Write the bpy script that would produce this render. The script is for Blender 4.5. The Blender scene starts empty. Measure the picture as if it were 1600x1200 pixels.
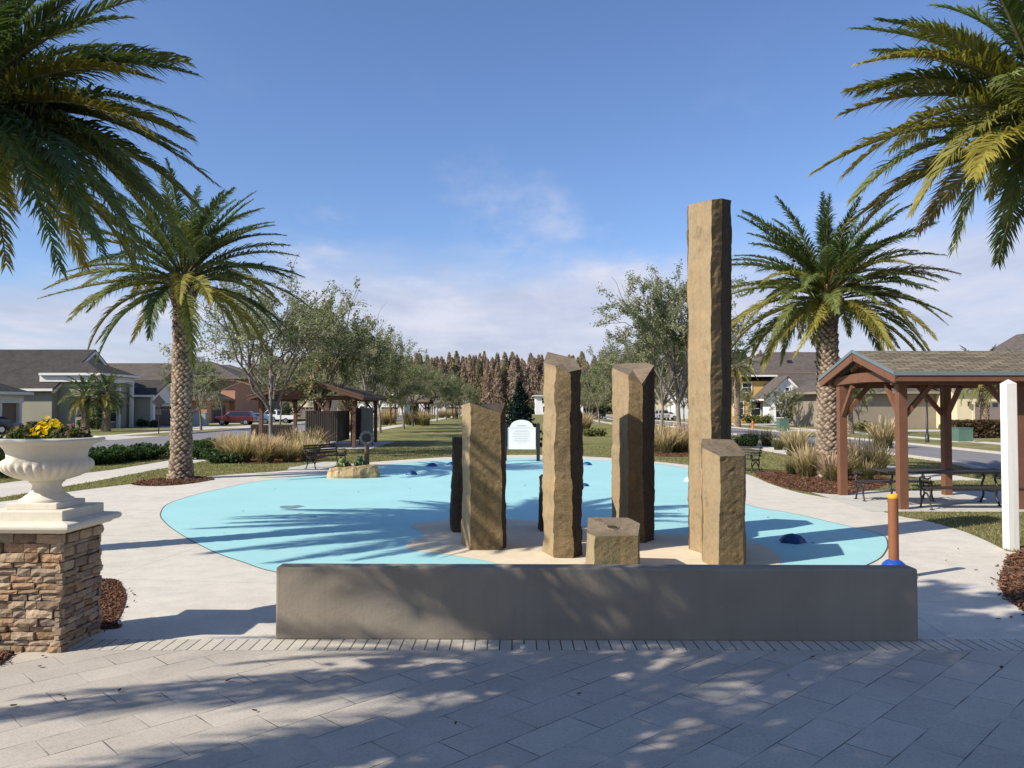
import bpy, math, random
import numpy as np
from mathutils import Vector, Matrix, noise as mnoise
R = math.radians
rng = np.random.default_rng(7)
random.seed(7)
S = bpy.context.scene
COL = S.collection

# ------------------------------------------------------------------ camera frame
F = 1250.0; CH = 2.2; PITCH = math.atan(36.0 / F)
CP, SP = math.cos(PITCH), math.sin(PITCH)
def ray(px, py):
    x = (px - 800) / F; y = -(py - 600) / F
    return Vector((x, CP - y * SP, SP + y * CP))
def G(px, py, z=0.0):
    d = ray(px, py); t = (z - CH) / d.z
    return Vector((d.x * t, d.y * t, z))
def P(px, py, Y):
    d = ray(px, py); t = Y / d.y
    return Vector((d.x * t, Y, CH + d.z * t))

# ------------------------------------------------------------------ object helpers
def link(o):
    COL.objects.link(o); return o
def tag(o, label=None, cat=None, group=None, kind=None):
    if label: o['label'] = label
    if cat: o['category'] = cat
    if group: o['group'] = group
    if kind: o['kind'] = kind
    return o
def thing(name, label, cat, loc=(0, 0, 0), rz=0.0, group=None):
    o = bpy.data.objects.new(name, None); link(o)
    o.empty_display_size = 0.2
    o.location = loc; o.rotation_euler = (0, 0, rz)
    return tag(o, label, cat, group)
def copy_tree(o, parent=None):
    c = o.copy(); link(c)
    if parent is not None: c.parent = parent
    for ch in list(o.children): copy_tree(ch, c)
    return c
ORD = ['first', 'second', 'third', 'fourth', 'fifth', 'sixth', 'seventh', 'eighth', 'ninth', 'tenth', 'eleventh', 'twelfth',
       'thirteenth', 'fourteenth', 'fifteenth', 'sixteenth', 'seventeenth', 'eighteenth', 'nineteenth', 'twentieth']

class MB:
    """collects shapes, then links them as one mesh"""
    def __init__(s): s.v = []; s.f = []; s.m = []; s.c = []; s.sm = []
    def add(s, vs, fs, mat=0, col=(1, 1, 1), smooth=False):
        n = len(s.v)
        s.v.extend([tuple(v) for v in vs]); s.c.extend([col] * len(vs))
        for f in fs:
            s.f.append([i + n for i in f]); s.m.append(mat); s.sm.append(smooth)
    def box(s, a, b, mat=0, col=(1, 1, 1)):
        (x0, y0, z0), (x1, y1, z1) = a, b
        s.add([(x0, y0, z0), (x1, y0, z0), (x1, y1, z0), (x0, y1, z0), (x0, y0, z1), (x1, y0, z1), (x1, y1, z1), (x0, y1, z1)],
              [(0, 3, 2, 1), (4, 5, 6, 7), (0, 1, 5, 4), (1, 2, 6, 5), (2, 3, 7, 6), (3, 0, 4, 7)], mat, col)
    def beam(s, p, q, w, h, up=(0, 0, 1), mat=0, col=(1, 1, 1)):
        p = Vector(p); q = Vector(q); t = (q - p).normalized(); up = Vector(up)
        sd = t.cross(up)
        if sd.length < 1e-4: sd = t.cross(Vector((0, 1, 0)))
        sd.normalize(); u = sd.cross(t).normalized()
        vs = []
        for c in (p, q):
            for a, b in ((-1, -1), (1, -1), (1, 1), (-1, 1)):
                vs.append(c + sd * a * w / 2 + u * b * h / 2)
        s.add(vs, [(0, 1, 2, 3), (7, 6, 5, 4), (0, 4, 5, 1), (1, 5, 6, 2), (2, 6, 7, 3), (3, 7, 4, 0)], mat, col)
    def tube(s, pts, rad, n=8, mat=0, col=(1, 1, 1), cap=True, smooth=True):
        pts = [Vector(p) for p in pts]; N = len(pts)
        if not hasattr(rad, '__len__'): rad = [rad] * N
        vs = []; ref = None
        for i, p in enumerate(pts):
            t = (pts[min(i + 1, N - 1)] - pts[max(i - 1, 0)]).normalized()
            if ref is None:
                ref = t.orthogonal().normalized()
            ref = (ref - t * ref.dot(t))
            if ref.length < 1e-5: ref = t.orthogonal()
            ref.normalize(); b = t.cross(ref)
            for k in range(n):
                a = 2 * math.pi * k / n
                vs.append(p + (ref * math.cos(a) + b * math.sin(a)) * rad[i])
        fs = []
        for i in range(N - 1):
            for k in range(n):
                k2 = (k + 1) % n
                fs.append((i * n + k, i * n + k2, (i + 1) * n + k2, (i + 1) * n + k))
        s.add(vs, fs, mat, col, smooth)
        if cap:
            s.add(vs[:n], [tuple(range(n - 1, -1, -1))], mat, col); s.add(vs[-n:], [tuple(range(n))], mat, col)
    def lathe(s, prof, n=32, c=(0, 0, 0), mat=0, col=(1, 1, 1), rmod=None, smooth=True):
        vs = []
        for i, (r, z) in enumerate(prof):
            for k in range(n):
                a = 2 * math.pi * k / n
                rr = r * (rmod(z, a) if rmod else 1)
                vs.append((c[0] + rr * math.cos(a), c[1] + rr * math.sin(a), c[2] + z))
        fs = []
        for i in range(len(prof) - 1):
            for k in range(n):
                k2 = (k + 1) % n
                fs.append((i * n + k, i * n + k2, (i + 1) * n + k2, (i + 1) * n + k))
        s.add(vs, fs, mat, col, smooth)
        s.add(vs[:n], [tuple(range(n - 1, -1, -1))], mat, col); s.add(vs[-n:], [tuple(range(n))], mat, col)
    def prism(s, poly, z0, z1, mat=0, col=(1, 1, 1)):
        n = len(poly)
        vs = [(x, y, z0) for x, y in poly] + [(x, y, z1) for x, y in poly]
        fs = [tuple(range(n - 1, -1, -1)), tuple(range(n, 2 * n))] + [(i, (i + 1) % n, n + (i + 1) % n, n + i) for i in range(n)]
        s.add(vs, fs, mat, col)
    def extr(s, poly, origin, u, v, w, d, mat=0, col=(1, 1, 1)):
        """polygon in plane (u,v) at origin extruded d along w"""
        o = Vector(origin); u = Vector(u); v = Vector(v); w = Vector(w)
        n = len(poly)
        vs = [o + u * a + v * b for a, b in poly] + [o + u * a + v * b + w * d for a, b in poly]
        fs = [tuple(range(n - 1, -1, -1)), tuple(range(n, 2 * n))] + [(i, (i + 1) % n, n + (i + 1) % n, n + i) for i in range(n)]
        s.add(vs, fs, mat, col)
    def sphere(s, c, r, nu=12, nv=8, mat=0, col=(1, 1, 1), sc=(1, 1, 1), jit=0):
        vs = [(c[0], c[1], c[2] - r * sc[2])]
        for j in range(1, nv):
            ph = -math.pi / 2 + math.pi * j / nv
            for i in range(nu):
                a = 2 * math.pi * i / nu; k = 1 + (random.uniform(-jit, jit) if jit else 0)
                vs.append((c[0] + r * sc[0] * k * math.cos(ph) * math.cos(a), c[1] + r * sc[1] * k * math.cos(ph) * math.sin(a), c[2] + r * sc[2] * k * math.sin(ph)))
        vs.append((c[0], c[1], c[2] + r * sc[2]))
        fs = [(0, 1 + (i + 1) % nu, 1 + i) for i in range(nu)]
        for j in range(nv - 2):
            b = 1 + j * nu
            fs += [(b + i, b + (i + 1) % nu, b + nu + (i + 1) % nu, b + nu + i) for i in range(nu)]
        b = 1 + (nv - 2) * nu; t = len(vs) - 1
        fs += [(b + i, b + (i + 1) % nu, t) for i in range(nu)]
        s.add(vs, fs, mat, col, True)
    def build(s, name, mats, parent=None, bevel=0, seg=2):
        me = bpy.data.meshes.new(name)
        me.from_pydata(s.v, [], s.f)
        if not isinstance(mats, (list, tuple)): mats = [mats]
        for m in mats: me.materials.append(m)
        me.polygons.foreach_set('material_index', s.m)
        me.polygons.foreach_set('use_smooth', s.sm)
        ca = me.color_attributes.new('tint', 'FLOAT_COLOR', 'POINT')
        c = np.ones((len(s.v), 4), np.float32); c[:, :3] = np.array(s.c, np.float32)
        ca.data.foreach_set('color', c.ravel())
        me.update()
        o = bpy.data.objects.new(name, me); link(o)
        if parent is not None: o.parent = parent
        if bevel:
            b = o.modifiers.new('bevel', 'BEVEL'); b.width = bevel; b.segments = seg; b.limit_method = 'ANGLE'; b.angle_limit = R(40)
        return o

def np_mesh(name, V, faces_list, mats, C=None, parent=None, smooth=False, mi=None):
    """faces_list: list of int arrays (M,k)"""
    me = bpy.data.meshes.new(name)
    V = np.asarray(V, np.float32)
    loops = np.concatenate([f.ravel() for f in faces_list]).astype(np.int32)
    sizes = np.concatenate([np.full(len(f), f.shape[1], np.int32) for f in faces_list])
    starts = np.concatenate([[0], np.cumsum(sizes)[:-1]]).astype(np.int32)
    me.vertices.add(len(V)); me.vertices.foreach_set('co', V.ravel())
    me.loops.add(len(loops)); me.loops.foreach_set('vertex_index', loops)
    me.polygons.add(len(sizes)); me.polygons.foreach_set('loop_start', starts); me.polygons.foreach_set('loop_total', sizes)
    if smooth: me.polygons.foreach_set('use_smooth', np.ones(len(sizes), bool))
    if not isinstance(mats, (list, tuple)): mats = [mats]
    for m in mats: me.materials.append(m)
    if mi is not None: me.polygons.foreach_set('material_index', mi)
    me.update(calc_edges=True)
    ca = me.color_attributes.new('tint', 'FLOAT_COLOR', 'POINT')
    c = np.ones((len(V), 4), np.float32)
    if C is not None: c[:, :3] = C
    ca.data.foreach_set('color', c.ravel())
    me.validate()
    o = bpy.data.objects.new(name, me); link(o)
    if parent is not None: o.parent = parent
    return o
def nrm(a): return a / np.maximum(np.linalg.norm(a, axis=-1, keepdims=True), 1e-9)

def spline(pts, n=6, closed=True):
    out = []; N = len(pts)
    for i in range(N if closed else N - 1):
        def g(k): return pts[k % N] if closed else pts[min(max(k, 0), N - 1)]
        p0, p1, p2, p3 = g(i - 1), g(i), g(i + 1), g(i + 2)
        for j in range(n):
            t = j / n
            out.append(tuple(0.5 * ((2 * p1[k]) + (-p0[k] + p2[k]) * t + (2 * p0[k] - 5 * p1[k] + 4 * p2[k] - p3[k]) * t * t + (-p0[k] + 3 * p1[k] - 3 * p2[k] + p3[k]) * t ** 3) for k in range(2)))
    if not closed: out.append(tuple(pts[-1][:2]))
    return out
def sheet(name, poly, z, mat, kind='structure', grid=None):
    mb = MB(); mb.add([(x, y, z) for x, y in poly], [tuple(range(len(poly)))])
    o = mb.build(name, mat)
    pl = o.data.polygons[0]
    if pl.normal.z < 0: o.data.flip_normals()
    if kind: o['kind'] = kind
    return o
def strip(name, a, b, z, mat, kind='structure'):
    """ribbon between two polylines of equal length"""
    n = len(a); mb = MB()
    mb.add([(x, y, z) for x, y in a] + [(x, y, z) for x, y in b], [(i, i + 1, n + i + 1, n + i) for i in range(n - 1)])
    o = mb.build(name, mat)
    if o.data.polygons[0].normal.z < 0: o.data.flip_normals()
    if kind: o['kind'] = kind
    return o

# ------------------------------------------------------------------ materials
class NT:
    def __init__(s, name):
        s.m = bpy.data.materials.new(name); s.m.use_nodes = True
        s.t = s.m.node_tree; s.t.nodes.clear()
        s.out = s.t.nodes.new('ShaderNodeOutputMaterial')
    def n(s, typ, **kw):
        nd = s.t.nodes.new('ShaderNode' + typ)
        for k, v in kw.items():
            if k in nd.inputs: s.set(nd, k, v)
            else: setattr(nd, k, v)
        return nd
    def set(s, nd, k, v):
        if isinstance(v, bpy.types.NodeSocket): s.t.links.new(v, nd.inputs[k])
        else: nd.inputs[k].default_value = v
    def lk(s, a, b): s.t.links.new(a, b)
    def coord(s, scale=1.0, rot=0.0, which='Object'):
        tc = s.n('TexCoord'); mp = s.n('Mapping')
        s.lk(tc.outputs[which], mp.inputs['Vector'])
        mp.inputs['Scale'].default_value = scale if hasattr(scale, '__len__') else (scale,) * 3
        mp.inputs['Rotation'].default_value = (0, 0, rot)
        return mp.outputs['Vector']
    def noise(s, vec, scale, detail=4, rough=0.55, out='Fac'):
        nd = s.n('TexNoise'); s.lk(vec, nd.inputs['Vector'])
        nd.inputs['Scale'].default_value = scale; nd.inputs['Detail'].default_value = detail; nd.inputs['Roughness'].default_value = rough
        return nd.outputs[out]
    def ramp(s, fac, stops):
        r = s.n('ValToRGB'); s.lk(fac, r.inputs['Fac'])
        e = r.color_ramp.elements
        while len(e) < len(stops): e.new(0.5)
        for i, (p, c) in enumerate(stops):
            e[i].position = p; e[i].color = (*c, 1) if len(c) == 3 else c
        return r.outputs['Color']
    def rampf(s, fac, a, b):
        mr = s.n('MapRange'); s.lk(fac, mr.inputs['Value'])
        mr.inputs['From Min'].default_value = a; mr.inputs['From Max'].default_value = b
        mr.clamp = True
        return mr.outputs['Result']
    def mix(s, fac, a, b, mode='MIX'):
        m = s.n('Mix', data_type='RGBA', blend_type=mode)
        for sock, v in ((m.inputs['Factor'], fac), (m.inputs[6], a), (m.inputs[7], b)):
            if isinstance(v, bpy.types.NodeSocket): s.lk(v, sock)
            elif hasattr(v, '__len__'): sock.default_value = (*v, 1) if len(v) == 3 else v
            else: sock.default_value = v
        return m.outputs[2]
    def math(s, op, a, b=0.0):
        m = s.n('Math', operation=op)
        for i, v in enumerate((a, b)):
            if isinstance(v, bpy.types.NodeSocket): s.lk(v, m.inputs[i])
            else: m.inputs[i].default_value = v
        return m.outputs[0]
    def tint(s, col):
        a = s.n('Attribute', attribute_name='tint')
        return s.mix(1.0, col, a.outputs['Color'], 'MULTIPLY')
    def bump(s, h, strength=0.3, dist=0.01):
        b = s.n('Bump'); s.lk(h, b.inputs['Height']); b.inputs['Strength'].default_value = strength; b.inputs['Distance'].default_value = dist
        return b.outputs['Normal']
    def principled(s, col, rough=0.8, normal=None, spec=0.3, metal=0.0):
        p = s.n('BsdfPrincipled')
        for k, v in (('Base Color', col), ('Roughness', rough), ('Specular IOR Level', spec), ('Metallic', metal)):
            if isinstance(v, bpy.types.NodeSocket): s.lk(v, p.inputs[k])
            elif k == 'Base Color': p.inputs[k].default_value = (*v, 1)
            else: p.inputs[k].default_value = v
        if normal is not None: s.lk(normal, p.inputs['Normal'])
        s.lk(p.outputs[0], s.out.inputs['Surface'])
        return p

def plain(name, col, rough=0.7, var=0.15, scale=3.0, bump=0.0, bscale=40, spec=0.3, metal=0.0, tinted=False, dist=0.01):
    t = NT(name); v = t.coord()
    n1 = t.noise(v, scale, 5); 
    dark = tuple(c * (1 - var) for c in col); lite = tuple(min(1, c * (1 + var)) for c in col)
    c = t.ramp(n1, [(0.3, dark), (0.7, lite)])
    n2 = t.noise(v, scale * 14, 3)
    c = t.mix(0.35 * min(1, var * 4), c, t.ramp(n2, [(0.35, dark), (0.65, lite)]))
    if tinted: c = t.tint(c)
    nm = None
    if bump: nm = t.bump(t.noise(v, bscale, 4), bump, dist)
    t.principled(c, rough, nm, spec, metal)
    return t.m

M = {}
def mk_materials():
    # lawn
    t = NT('lawn'); v = t.coord()
    big = t.noise(v, 0.12, 4); mid = t.noise(v, 0.9, 5); fine = t.noise(v, 22, 4); fine2 = t.noise(v, 90, 2)
    c = t.ramp(mid, [(0.3, (0.165, 0.16, 0.065)), (0.52, (0.25, 0.23, 0.105)), (0.72, (0.34, 0.295, 0.16))])
    c = t.mix(t.rampf(big, 0.42, 0.62), c, t.ramp(mid, [(0.3, (0.13, 0.15, 0.05)), (0.7, (0.225, 0.22, 0.09))]))
    f = t.math('ADD', t.math('MULTIPLY', fine, 0.6), t.math('MULTIPLY', fine2, 0.4))
    c = t.mix(1.0, c, t.ramp(f, [(0.3, (0.45, 0.45, 0.42)), (0.7, (1.5, 1.45, 1.3))]), 'MULTIPLY')
    t.principled(c, 0.95, t.bump(f, 0.9, 0.05), 0.1); M['lawn'] = t.m
    # concrete
    def concrete(name, base, joint=None, stain=0.14):
        t = NT(name); v = t.coord()
        a = t.noise(v, 0.35, 5, 0.6); b = t.noise(v, 3.0, 6, 0.65); g = t.noise(v, 60, 3)
        lo = tuple(x * (1 - stain) for x in base); hi = tuple(min(1, x * (1 + stain * 0.5)) for x in base)
        c = t.ramp(a, [(0.3, lo), (0.65, hi)])
        c = t.mix(0.4, c, t.ramp(b, [(0.3, tuple(x * 0.82 for x in lo)), (0.6, hi)]))
        c = t.mix(1.0, c, t.ramp(g, [(0.25, (0.86, 0.86, 0.86)), (0.6, (1.04, 1.04, 1.04))]), 'MULTIPLY')
        # dirt streaks
        v2 = t.coord((0.25, 1.6, 1)); st = t.noise(v2, 1.2, 6, 0.7)
        c = t.mix(t.math('MULTIPLY', t.rampf(st, 0.58, 0.75), 0.4), c, tuple(x * 0.62 for x in base))
        h = g
        if joint:
            br = t.n('TexBrick'); t.lk(t.coord(1.0, joint[1]), br.inputs['Vector'])
            br.offset = 0.0; br.inputs['Scale'].default_value = 1.0; br.inputs['Brick Width'].default_value = joint[0]; br.inputs['Row Height'].default_value = joint[0]
            br.inputs['Mortar Size'].default_value = 0.008; br.inputs['Mortar Smooth'].default_value = 0.2
            c = t.mix(t.math('MULTIPLY', br.outputs['Fac'], 0.55), c, tuple(x * 0.45 for x in base))
        t.principled(c, 0.85, t.bump(h, 0.25, 0.004), 0.25)
        return t.m
    M['concrete'] = concrete('concrete', (0.60, 0.555, 0.47), (3.2, 0.12))
    M['sidewalk'] = concrete('sidewalk', (0.60, 0.55, 0.46), (1.6, 0.0))
    M['slab'] = concrete('slab', (0.52, 0.50, 0.44), (2.4, 0.0))
    M['kerb'] = concrete('kerb', (0.52, 0.48, 0.41))
    M['beige_pad'] = concrete('beige_pad', (0.70, 0.59, 0.42), (4.5, 0.5), 0.08)
    # blue pad
    t = NT('blue_pad'); v = t.coord()
    a = t.noise(v, 0.5, 5); g = t.noise(v, 110, 2); b = t.noise(v, 4, 5)
    c = t.ramp(a, [(0.3, (0.33, 0.60, 0.595)), (0.7, (0.37, 0.665, 0.655))])
    c = t.mix(t.math('MULTIPLY', t.rampf(b, 0.58, 0.8), 0.3), c, (0.17, 0.44, 0.48))
    c = t.mix(1.0, c, t.ramp(g, [(0.3, (0.9, 0.9, 0.9)), (0.6, (1.03, 1.03, 1.03))]), 'MULTIPLY')
    sp = t.noise(v, 45, 3, 0.6); c = t.mix(t.math('MULTIPLY', t.rampf(sp, 0.69, 0.73), 0.55), c, (0.13, 0.17, 0.16))
    sc = t.noise(t.coord((1.2, 4.5, 1), 0.35), 1.0, 7, 0.72); c = t.mix(t.math('MULTIPLY', t.rampf(sc, 0.55, 0.75), 0.38), c, (0.24, 0.42, 0.43))
    fd = t.noise(v, 1.1, 6, 0.7); c = t.mix(t.math('MULTIPLY', t.rampf(fd, 0.56, 0.72), 0.3), c, (0.47, 0.68, 0.68))
    t.principled(c, 0.6, t.bump(g, 0.2, 0.003), 0.3); M['blue_pad'] = t.m
    # pavers, laid at 45 degrees
    t = NT('pavers')
    br = t.n('TexBrick'); t.lk(t.coord(1.0, R(-45)), br.inputs['Vector'])
    br.offset = 0.5; br.inputs['Scale'].default_value = 1.0
    br.inputs['Brick Width'].default_value = 0.62; br.inputs['Row Height'].default_value = 0.315
    br.inputs['Mortar Size'].default_value = 0.005; br.inputs['Mortar Smooth'].default_value = 0.4; br.inputs['Bias'].default_value = 0.0
    br.inputs['Color1'].default_value = (0.435, 0.39, 0.325, 1); br.inputs['Color2'].default_value = (0.515, 0.462, 0.388, 1); br.inputs['Mortar'].default_value = (0.4, 0.37, 0.33, 1)
    v = t.coord(); g = t.noise(v, 70, 4, 0.7); b = t.noise(v, 1.3, 6, 0.65); sp = t.noise(v, 28, 5, 0.75)
    c = t.mix(1.0, br.outputs['Color'], t.ramp(b, [(0.3, (0.84, 0.84, 0.85)), (0.7, (1.08, 1.07, 1.05))]), 'MULTIPLY')
    c = t.mix(1.0, c, t.ramp(g, [(0.28, (0.74, 0.74, 0.74)), (0.55, (1.05, 1.05, 1.05))]), 'MULTIPLY')
    c = t.mix(t.math('MULTIPLY', t.rampf(sp, 0.66, 0.74), 0.5), c, (0.16, 0.14, 0.12))
    jn = t.noise(v, 2.2, 4)
    jc = t.ramp(jn, [(0.42, (0.07, 0.06, 0.05)), (0.62, (0.46, 0.42, 0.36))])
    c = t.mix(t.math('MULTIPLY', br.outputs['Fac'], 0.92), c, jc)
    h = t.math('SUBTRACT', t.math('MULTIPLY', g, 0.25), br.outputs['Fac'])
    t.principled(c, 0.8, t.bump(h, 0.5, 0.006), 0.3); M['pavers'] = t.m
    # border course
    t = NT('border_pavers')
    br = t.n('TexBrick'); t.lk(t.coord(1.0, R(90)), br.inputs['Vector'])
    br.offset = 0.0; br.inputs['Scale'].default_value = 1.0
    br.inputs['Brick Width'].default_value = 4.0; br.inputs['Row Height'].default_value = 0.113; br.inputs['Mortar Size'].default_value = 0.006
    br.inputs['Color1'].default_value = (0.47, 0.43, 0.36, 1); br.inputs['Color2'].default_value = (0.56, 0.51, 0.42, 1); br.inputs['Mortar'].default_value = (0.09, 0.075, 0.06, 1)
    v = t.coord(); g = t.noise(v, 60, 4)
    c = t.mix(1.0, br.outputs['Color'], t.ramp(g, [(0.3, (0.8, 0.8, 0.8)), (0.6, (1.05, 1.05, 1.05))]), 'MULTIPLY')
    t.principled(c, 0.8, t.bump(t.math('SUBTRACT', t.math('MULTIPLY', g, 0.3), br.outputs['Fac']), 0.5, 0.006), 0.3); M['border_pavers'] = t.m
    M['asphalt'] = plain('asphalt', (0.20, 0.19, 0.185), 0.9, 0.14, 0.4, 0.3, 60)
    M['driveway'] = concrete('driveway', (0.52, 0.49, 0.43), (3.0, 0.0))
    # mulch
    t = NT('mulch_ground'); v = t.coord(); a = t.noise(v, 14, 6, 0.75)
    c = t.ramp(a, [(0.3, (0.03, 0.016, 0.01)), (0.5, (0.12, 0.055, 0.03)), (0.72, (0.24, 0.12, 0.065))])
    t.principled(c, 0.95, t.bump(a, 1.0, 0.05), 0.1); M['mulch_ground'] = t.m
    M['chip'] = plain('mulch_chip', (0.155, 0.08, 0.05), 0.95, 0.3, 8, spec=.1, tinted=True)
    # stucco wall
    t = NT('stucco'); v = t.coord(); a = t.noise(v, 38, 5, 0.6); b = t.noise(v, 1.3, 5)
    vo = t.n('TexVoronoi'); t.lk(v, vo.inputs['Vector']); vo.inputs['Scale'].default_value = 26
    c = t.ramp(b, [(0.3, (0.225, 0.192, 0.148)), (0.7, (0.28, 0.242, 0.188))])
    c = t.mix(t.math('MULTIPLY', t.rampf(t.noise(t.coord((3, 3, 0.4)), 1.0, 5, 0.7), 0.56, 0.72), 0.25), c, (0.13, 0.125, 0.11))
    h = t.math('ADD', a, t.math('MULTIPLY', t.rampf(vo.outputs['Distance'], 0.0, 0.5), 0.35))
    dr = t.noise(t.coord((7, 7, 0.35)), 1.0, 6, 0.7); c = t.mix(t.math('MULTIPLY', t.rampf(dr, 0.54, 0.7), 0.14), c, (0.10, 0.095, 0.08))
    pt = t.noise(v, 5.5, 6, 0.7); c = t.mix(t.math('MULTIPLY', t.rampf(pt, 0.6, 0.72), 0.3), c, (0.33, 0.31, 0.26))
    t.principled(c, 0.9, t.bump(h, 0.45, 0.006), 0.2); M['stucco'] = t.m
    # basalt columns
    def basalt(name, c0, c1, c2, bs, bstr, dist, streak=0.5):
        t = NT(name); v = t.coord(); a = t.noise(v, 1.6, 5); b = t.noise(v, 16, 6, 0.7); g = t.noise(v, bs, 6, 0.68)
        vs = t.coord((5, 5, 0.5)); s2 = t.noise(vs, 1.5, 5, 0.65)
        c = t.ramp(a, [(0.25, c0), (0.5, c1), (0.75, c2)])
        c = t.mix(0.55, c, t.ramp(b, [(0.3, c0), (0.65, c2)]))
        c = t.mix(t.math('MULTIPLY', t.rampf(s2, 0.52, 0.72), streak), c, tuple(x * 0.5 for x in c0))
        bl = t.noise(v, 3.3, 7, 0.75); c = t.mix(t.math('MULTIPLY', t.rampf(bl, 0.56, 0.66), 0.55), c, tuple(x * 0.42 for x in c1))
        ry = t.noise(t.coord((2, 2, 1.1)), 1.7, 5, 0.6); c = t.mix(t.math('MULTIPLY', t.rampf(ry, 0.55, 0.72), 0.5), c, (c2[0] * 1.08, c2[1] * .86, c2[2] * .6))
        pit = t.noise(v, 75, 4, 0.7)
        c = t.mix(1.0, c, t.ramp(pit, [(0.3, (0.55, 0.53, 0.5)), (0.5, (1.0, 1.0, 1.0)), (0.7, (1.25, 1.22, 1.15))]), 'MULTIPLY') if bstr > .5 else c
        c = t.tint(c)
        t.principled(c, 0.88, t.bump(t.math('ADD', g, t.math('MULTIPLY', pit, .5)), bstr, dist), 0.2); return t.m
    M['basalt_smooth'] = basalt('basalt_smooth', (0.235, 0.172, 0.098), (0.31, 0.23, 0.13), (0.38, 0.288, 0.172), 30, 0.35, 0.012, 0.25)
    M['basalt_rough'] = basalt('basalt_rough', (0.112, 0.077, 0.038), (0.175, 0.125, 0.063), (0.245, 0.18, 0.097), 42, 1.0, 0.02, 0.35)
    M['basalt_dark_shade'] = basalt('basalt_dark_shade', (0.032, 0.025, 0.017), (0.052, 0.040, 0.027), (0.080, 0.062, 0.043), 36, 0.8, 0.015)  # dark stone, and shade painted onto the columns' right faces
    M['basalt_top'] = basalt('basalt_top', (0.14, 0.11, 0.075), (0.19, 0.15, 0.10), (0.25, 0.20, 0.14), 30, 0.6, 0.02)
    M['ledgestone'] = plain('ledgestone', (0.29, 0.222, 0.158), 0.9, 0.25, 9, 0.8, 34, tinted=True, dist=0.015)
    M['mortar'] = plain('mortar', (0.10, 0.08, 0.06), 0.95)
    t = NT('cast_stone'); v = t.coord(); a = t.noise(v, 3.0, 7, .7); c = t.ramp(a, [(0.35, (0.60, 0.545, 0.44)), (0.6, (0.68, 0.63, 0.52))]); b = t.noise(t.coord((7, 7, 2)), 1.5, 7, .75)
    c = t.mix(t.math('MULTIPLY', t.rampf(b, 0.56, 0.74), 0.45), c, (0.40, 0.36, 0.28)); g = t.noise(v, 110, 3); c = t.mix(t.math('MULTIPLY', t.rampf(g, .62, .7), .4), c, (.42, .38, .31)); t.principled(c, 0.85, t.bump(g, 0.3, 0.004), 0.2); M['cast_stone'] = t.m
    M['soil'] = plain('soil', (0.05, 0.035, 0.025), 0.95)
    M['post_red'] = plain('post_red', (0.165, 0.075, 0.043), 0.7, 0.16, 4, 0.25, 25)
    M['post_dark'] = plain('post_dark', (0.075, 0.038, 0.024), 0.75, 0.2, 4, 0.25, 25)
    M['post_shaded'] = plain('post_shaded', (0.125, 0.068, 0.046), 0.8, 0.2, 4, 0.25, 25)  # left pavilion posts: tree shade put into a darker brown
    M['brown_trim'] = plain('brown_edge', (0.13, 0.085, 0.06), 0.6, 0.1, 3)
    M['flash_trim'] = plain('drip_edge', (0.19, 0.245, 0.25), 0.4, 0.05, 3, metal=0.3)
    t = NT('white_paint'); v = t.coord(); a = t.noise(t.coord((9, 9, .6)), 1.0, 6, .7); c = t.ramp(a, [(0.45, (0.80, 0.79, 0.75)), (0.72, (0.62, 0.60, 0.54))]); b = t.noise(v, 30, 5, .7)
    c = t.mix(t.math('MULTIPLY', t.rampf(b, 0.62, 0.7), 0.5), c, (0.5, 0.46, 0.4)); t.principled(c, 0.6, t.bump(t.noise(t.coord((40, 40, 2)), 1, 4), 0.2, 0.004), 0.3); M['white_paint'] = t.m
    M['sign_white'] = plain('sign_white', (0.86, 0.85, 0.81), 0.5, 0.02, 2)
    M['sign_grey'] = plain('sign_grey', (0.45, 0.46, 0.46), 0.6, 0.02, 2)
    M['black_metal'] = plain('black_metal', (0.018, 0.017, 0.016), 0.45, 0.2, 6, spec=0.5)
    M['slat'] = plain('dark_slat', (0.045, 0.035, 0.03), 0.6, 0.2, 6)
    M['orange_post'] = plain('orange_post', (0.25, 0.098, 0.042), 0.45, 0.08, 5, spec=0.4)
    M['yellow_cap'] = plain('yellow_cap', (0.75, 0.36, 0.02), 0.5, 0.05, 4)
    M['blue_paint'] = plain('blue_paint', (0.012, 0.07, 0.38), 0.4, 0.15, 4, spec=0.5)
    M['nozzle_blue'] = plain('nozzle_blue', (0.018, 0.075, 0.20), 0.45, 0.25, 8)
    M['navy_rubber'] = plain('navy_rubber', (0.012, 0.05, 0.15), 0.5, 0.25, 12, 0.4, 40)
    M['sandstone'] = plain('sandstone', (0.42, 0.31, 0.19), 0.9, 0.25, 5, 0.7, 12, tinted=True, dist=0.03)
    M['green_glaze'] = plain('green_glaze', (0.055, 0.085, 0.04), 0.5, 0.2, 12, tinted=True)
    M['terracotta'] = plain('terracotta', (0.38, 0.13, 0.08), 0.7, 0.2, 12)
    M['wood_post'] = plain('wood_post', (0.16, 0.10, 0.05), 0.8, 0.2, 8, 0.3, 30)
    M['rope'] = plain('pale_rope', (0.22, 0.20, 0.17), 0.9, 0.3, 30)
    # shingles
    def shingle(name, c1, c2, mort):
        t = NT(name); br = t.n('TexBrick'); tc = t.n('TexCoord'); 
        t.lk(tc.outputs['UV'], br.inputs['Vector'])
        br.inputs['Scale'].default_value = 1.0; br.inputs['Brick Width'].default_value = 0.33; br.inputs['Row Height'].default_value = 0.15; br.inputs['Mortar Size'].default_value = 0.012
        br.inputs['Color1'].default_value = (*c1, 1); br.inputs['Color2'].default_value = (*c2, 1); br.inputs['Mortar'].default_value = (*mort, 1)
        n = t.noise(t.coord(), 0.8, 6, 0.65); g = t.noise(t.coord(), 30, 3)
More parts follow.
